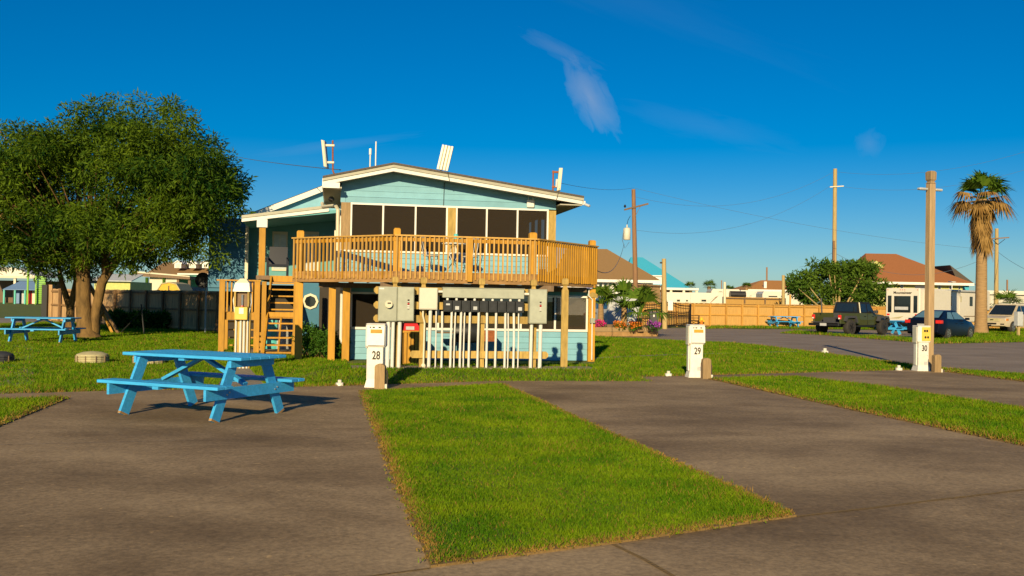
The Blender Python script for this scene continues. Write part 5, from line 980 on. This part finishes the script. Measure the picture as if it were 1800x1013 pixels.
# ---- left background
Y=95; t,w,z=house('dormer_house','house with brown roof and three white dormers beyond the old fence',262,420,483,Y,10,'cream'); cx=t.location.x
x0=pz(262,459,Y)[0]-cx; zr=pz(320,458.5,Y)[1]; rfh=MB().prism([(-w-.4,-.6,z-.1),(-w-.4,5,zr),(-w-.4,5.2,zr),(-w-.4,-.6,z-.25)],(2*w+.8,0,0)).build('roof','brownroof',t); MB().box(-w-.4,w+.4,-.68,-.61,z-.3,z-.05).build('fascia','white',rfh)
for a in (309,335,358):
    x0=pz(a-6,470,Y)[0]-cx; x1=pz(a+6,470,Y)[0]-cx; z0=pz(a,471,Y)[1]; z1=pz(a,463,Y)[1]; z2=pz(a,459.5,Y)[1]
    d_=MB().prism([(x0,.55,z0),(x1,.55,z0),(x1,.55,z1),((x0+x1)/2,.55,z2),(x0,.55,z1)],(0,3.5,0)).build('dormer','white',t); xm=(x0+x1)/2
    MB().prism([(x0-.15,.45,z1-.08),(xm,.45,z2+.02),(x1+.15,.45,z1-.08),(x1+.15,.45,z1+.02),(xm,.45,z2+.13),(x0-.15,.45,z1+.02)],(0,3.6,0)).build('dormer_roof','white',d_); MB().box(xm-.16,xm+.16,.5,.545,z0+.08,z1-.06).build('pane','boxcream',d_)
Y=80; t,w,z=house('teal_building','teal outbuilding behind the satellite dish',314,420,484,Y,6,'teal','building'); MB().box(-w-.1,w,-.2,6,z+.002,z+.12).build('roof','white',t); MB().box(-w,w,-.02,-.002,0,z-1.0).build('lower_band','bluetarp',t)
Y=74; x0,x1,_,zt=bgspan(232,334,478,540,Y); t=thing('open_carport','open carport with dark beams beyond the old fence','carport',((x0+x1)/2,Y,0)); w=(x1-x0)/2
MB().prism([(-w,0,zt-.35),(w,0,zt-.55),(w,0,zt-.3),(-w,0,zt-.0)],(0,6,0)).build('roof','oldwood',t); MB().prism([(-w,-.06,zt-.1),(w,-.06,zt-.36),(w,-.06,zt-.27),(-w,-.06,zt+.03)],(0,.05,0)).build('fascia','cream',t)
for f_ in (-.55,.05,.55,.95): MB().box(w*f_-.09,w*f_+.09,.2,.4,0,zt-.45).build('post','bushleaf' if f_<.1 else 'oldwood',t)
MB().box(-w,w*.6,5.5,5.7,0,1.9).build('back_wall','rvgrey',t)
Y=62; x0,x1,_,zt=bgspan(275,318,497,540,Y); t=thing('gambrel_shed','yellow garden shed with barn shaped roof behind the old fence','shed',((x0+x1)/2,Y,0)); w=(x1-x0)/2
pr_=[(-w,0,0),(w,0,0),(w,0,zt-.55),(w*.62,0,zt-.1),(0,0,zt),(-w*.62,0,zt-.1),(-w,0,zt-.55)]; MB().prism(pr_,(0,2.4,0)).build('wall','yellow',t); 
MB().prism([(-w*1.08,-.05,zt-.6),(-w*.64,-.05,zt-.06),(0,-.05,zt+.05),(w*.64,-.05,zt-.06),(w*1.08,-.05,zt-.6),(w*1.0,-.05,zt-.6),(w*.6,-.05,zt-.12),(0,-.05,zt-.02),(-w*.6,-.05,zt-.12),(-w*1.0,-.05,zt-.6)],(0,2.5,0)).build('roof','domebeige',t); MB().box(-.03,.03,-.03,-.002,zt-.5,zt-.2).build('ornament','num',t)
Y=66; t,w,z=house('beige_outbuilding','low beige outbuilding seen between the tree and the carport',165,229,495,Y,4,'limewall','building'); MB().prism([(-w-.2,-.3,z+.002),(w+.2,-.3,z+.002),(w+.2,1.8,z+.5),(-w-.2,1.8,z+.5)],(0,0,.06)).build('roof','rvgrey',t)
# dish
q=P(362,515,40.5); t=thing('satellite_dish','black satellite dish on a pole at the old fence','dish',(q[0],q[1],0)); zc=P(350,493,40.5)[2]
MB().tube([(0,0,0),(0,0,zc-.35),(-.05,-.05,zc-.1)],.035,8).build('mast','rvgrey',t); MB().lathe([(.02,.10),(.18,.075),(.30,.03),(.335,0),(.33,-.012),(.17,.05),(.02,.075)],(-.1,-.12,zc),18,'y').build('reflector','black',t,smooth=True); MB().tube([(-.1,-.05,zc-.3),(-.15,-.5,zc-.1)],.015,5).build('feed_arm','darkmetal',t)
# left far: carport, blue roof stall, lattice
Y=130; x0,x1,_,zt=bgspan(-60,66,470,540,Y); t=thing('white_canopy','large pale peaked canopy at the far left','canopy',((x0+x1)/2,Y,0)); w=(x1-x0)/2; ze=pz(30,486,Y)[1]
MB().prism([(-w,0,ze),(w,0,ze),(w*.3,0,zt),(-w*.2,0,zt)],(0,8,0)).build('roof','rvwhite',t); MB().box(-w,w,-.05,-.01,ze-.25,ze+.05).build('fascia','cream',t)
for f_ in (-.9,-.2,.35,.92): MB().box(w*f_-.15,w*f_+.15,.1,.4,0,ze-.25).build('post','cream',t)
MB().box(-w,w,7.6,8,0,ze-.5).build('back_wall','oldwood',t)
Y=124; x0,x1,_,zt=bgspan(4,64,495,540,Y); zl=pz(30,510,Y)[1]; t=thing('blue_roof_stall','open stall with sloping blue roof at the far left','stall',((x0+x1)/2,Y,0)); w=(x1-x0)/2
MB().prism([(-w,0,zl),(w,0,zl),(w,2.5,zt),(-w+.9,2.5,zt)],(0,0,.08)).build('roof','bluetarp',t)
for f_ in (-.95,-.3,.3,.95): MB().box(w*f_-.1,w*f_+.1,.1,.3,0,zl).build('post','teal',t)
MB().box(-w+.2,w-.2,2.2,2.4,0,zl).build('back_wall','shade',t)
for f_,m in ((-.4,'bluetarp'),(.0,'rvgrey'),(.35,'red'),(.6,'cream')): MB().box(w*f_-.3,w*f_+.3,1.2,1.6,.05,1.7).build('stored_goods',m,t)
x0,x1,_,zt=bgspan(63,81,486,540,122); t=thing('lattice_screen','bright green lattice screen at the far left','lattice',(x0,122,0)); w=x1-x0
for k in range(9): MB().box(k*w/9,k*w/9+w/18,0,.05,.1,zt).build('lattice_slat','lime',t)
for k in range(14): MB().box(0,w*.98,-.06,-.01,.15+k*zt/14,.15+k*zt/14+zt/30).build('lattice_slat','lime',t)
MB().box(-.12,-.02,-.08,.08,0,zt+.6).build('post','lime',t)
x0,_,_,zt=bgspan(48,50,468,540,120); one(MB().tube([(x0,120,0),(x0,120,zt)],.12,8),'green_post','lime','bright green post in front of the blue roofed stall','post')
# ================================================================ LAWN DOMES, SWING FRAME
for px,py,w_,lb in ((162,638,.34,'low beige domed vent cover on the lawn by the left table'),(262,640,.34,'low beige domed vent cover behind the foreground table'),(-8,638,.36,'dark domed vent cover cut by the left edge')):
    q=G(px,py); t=thing('vent_cover',lb,'vent cover',(q[0],q[1],0),0,'domed vent covers'); m='domebeige' if px>0 else 'plasticgrey'
    MB().lathe([(w_*.98,.0),(w_,.05),(w_*.98,.17)],n=20).build('wall',m,t)
    for k in range(4): MB().lathe([(w_+.008,.02+k*.04),(w_+.012,.03+k*.04),(w_+.008,.045+k*.04)],n=20).build('band',m,t)
    for k in range(10): a=k*.628; MB().box(-.008,.008,-.012,.012,.0,.17).build('rib','oldwood',t).matrix_local=Matrix.Rotation(a,4,'Z')@Matrix.Translation((0,-w_-.012,0))
    MB().lathe([(w_*1.02,.171),(w_*.98,.2),(w_*.6,.25),(.02,.268)],n=20).build('lid',m,t,smooth=True)
q=G(185,585); t=thing('swing_frame','dark timber a frame swing leaning beside the tree trunk','swing frame',(q[0],q[1],0),R(8))
for a,b,m in (((-.55,-.6,2.05),(.75,-.9,0),'fenceoldpost'),((-.55,-.6,2.05),(.45,-.6,.0),'orange'),((-.55,-.5,2.05),(-.9,.6,0),'fenceoldpost'),((.15,-.75,.95),(-.45,-.5,0),'rawwood')): MB().bar(a,b,.10,.10).build('leg',m,t)
MB().bar((-.6,-.6,1.0),(.1,-.72,1.0),.06,.08).build('tie_beam','rawwood',t); MB().bar((-.55,-.6,2.05),(-.6,2.2,2.05),.1,.12).build('top_beam','fenceoldpost',t)
for k in range(3): MB().bar((-.95+k*.25,-.9,.1+k*.1),(-.35+k*.2,-.9,.75+k*.1),.05,.06).build('seat_slat','rawwood',t)
q=G(240,589); t=thing('tripod_stake','thin dark tripod stake in the grass before the old fence','stake',(q[0]+.3,q[1],0)); MB().tube([(0,0,0),(-.15,0,1.2)],.03,6).build('rod','black',t); MB().tube([(-.9,0,.1),(-.1,0,.95)],.02,6).build('strut','black',t)
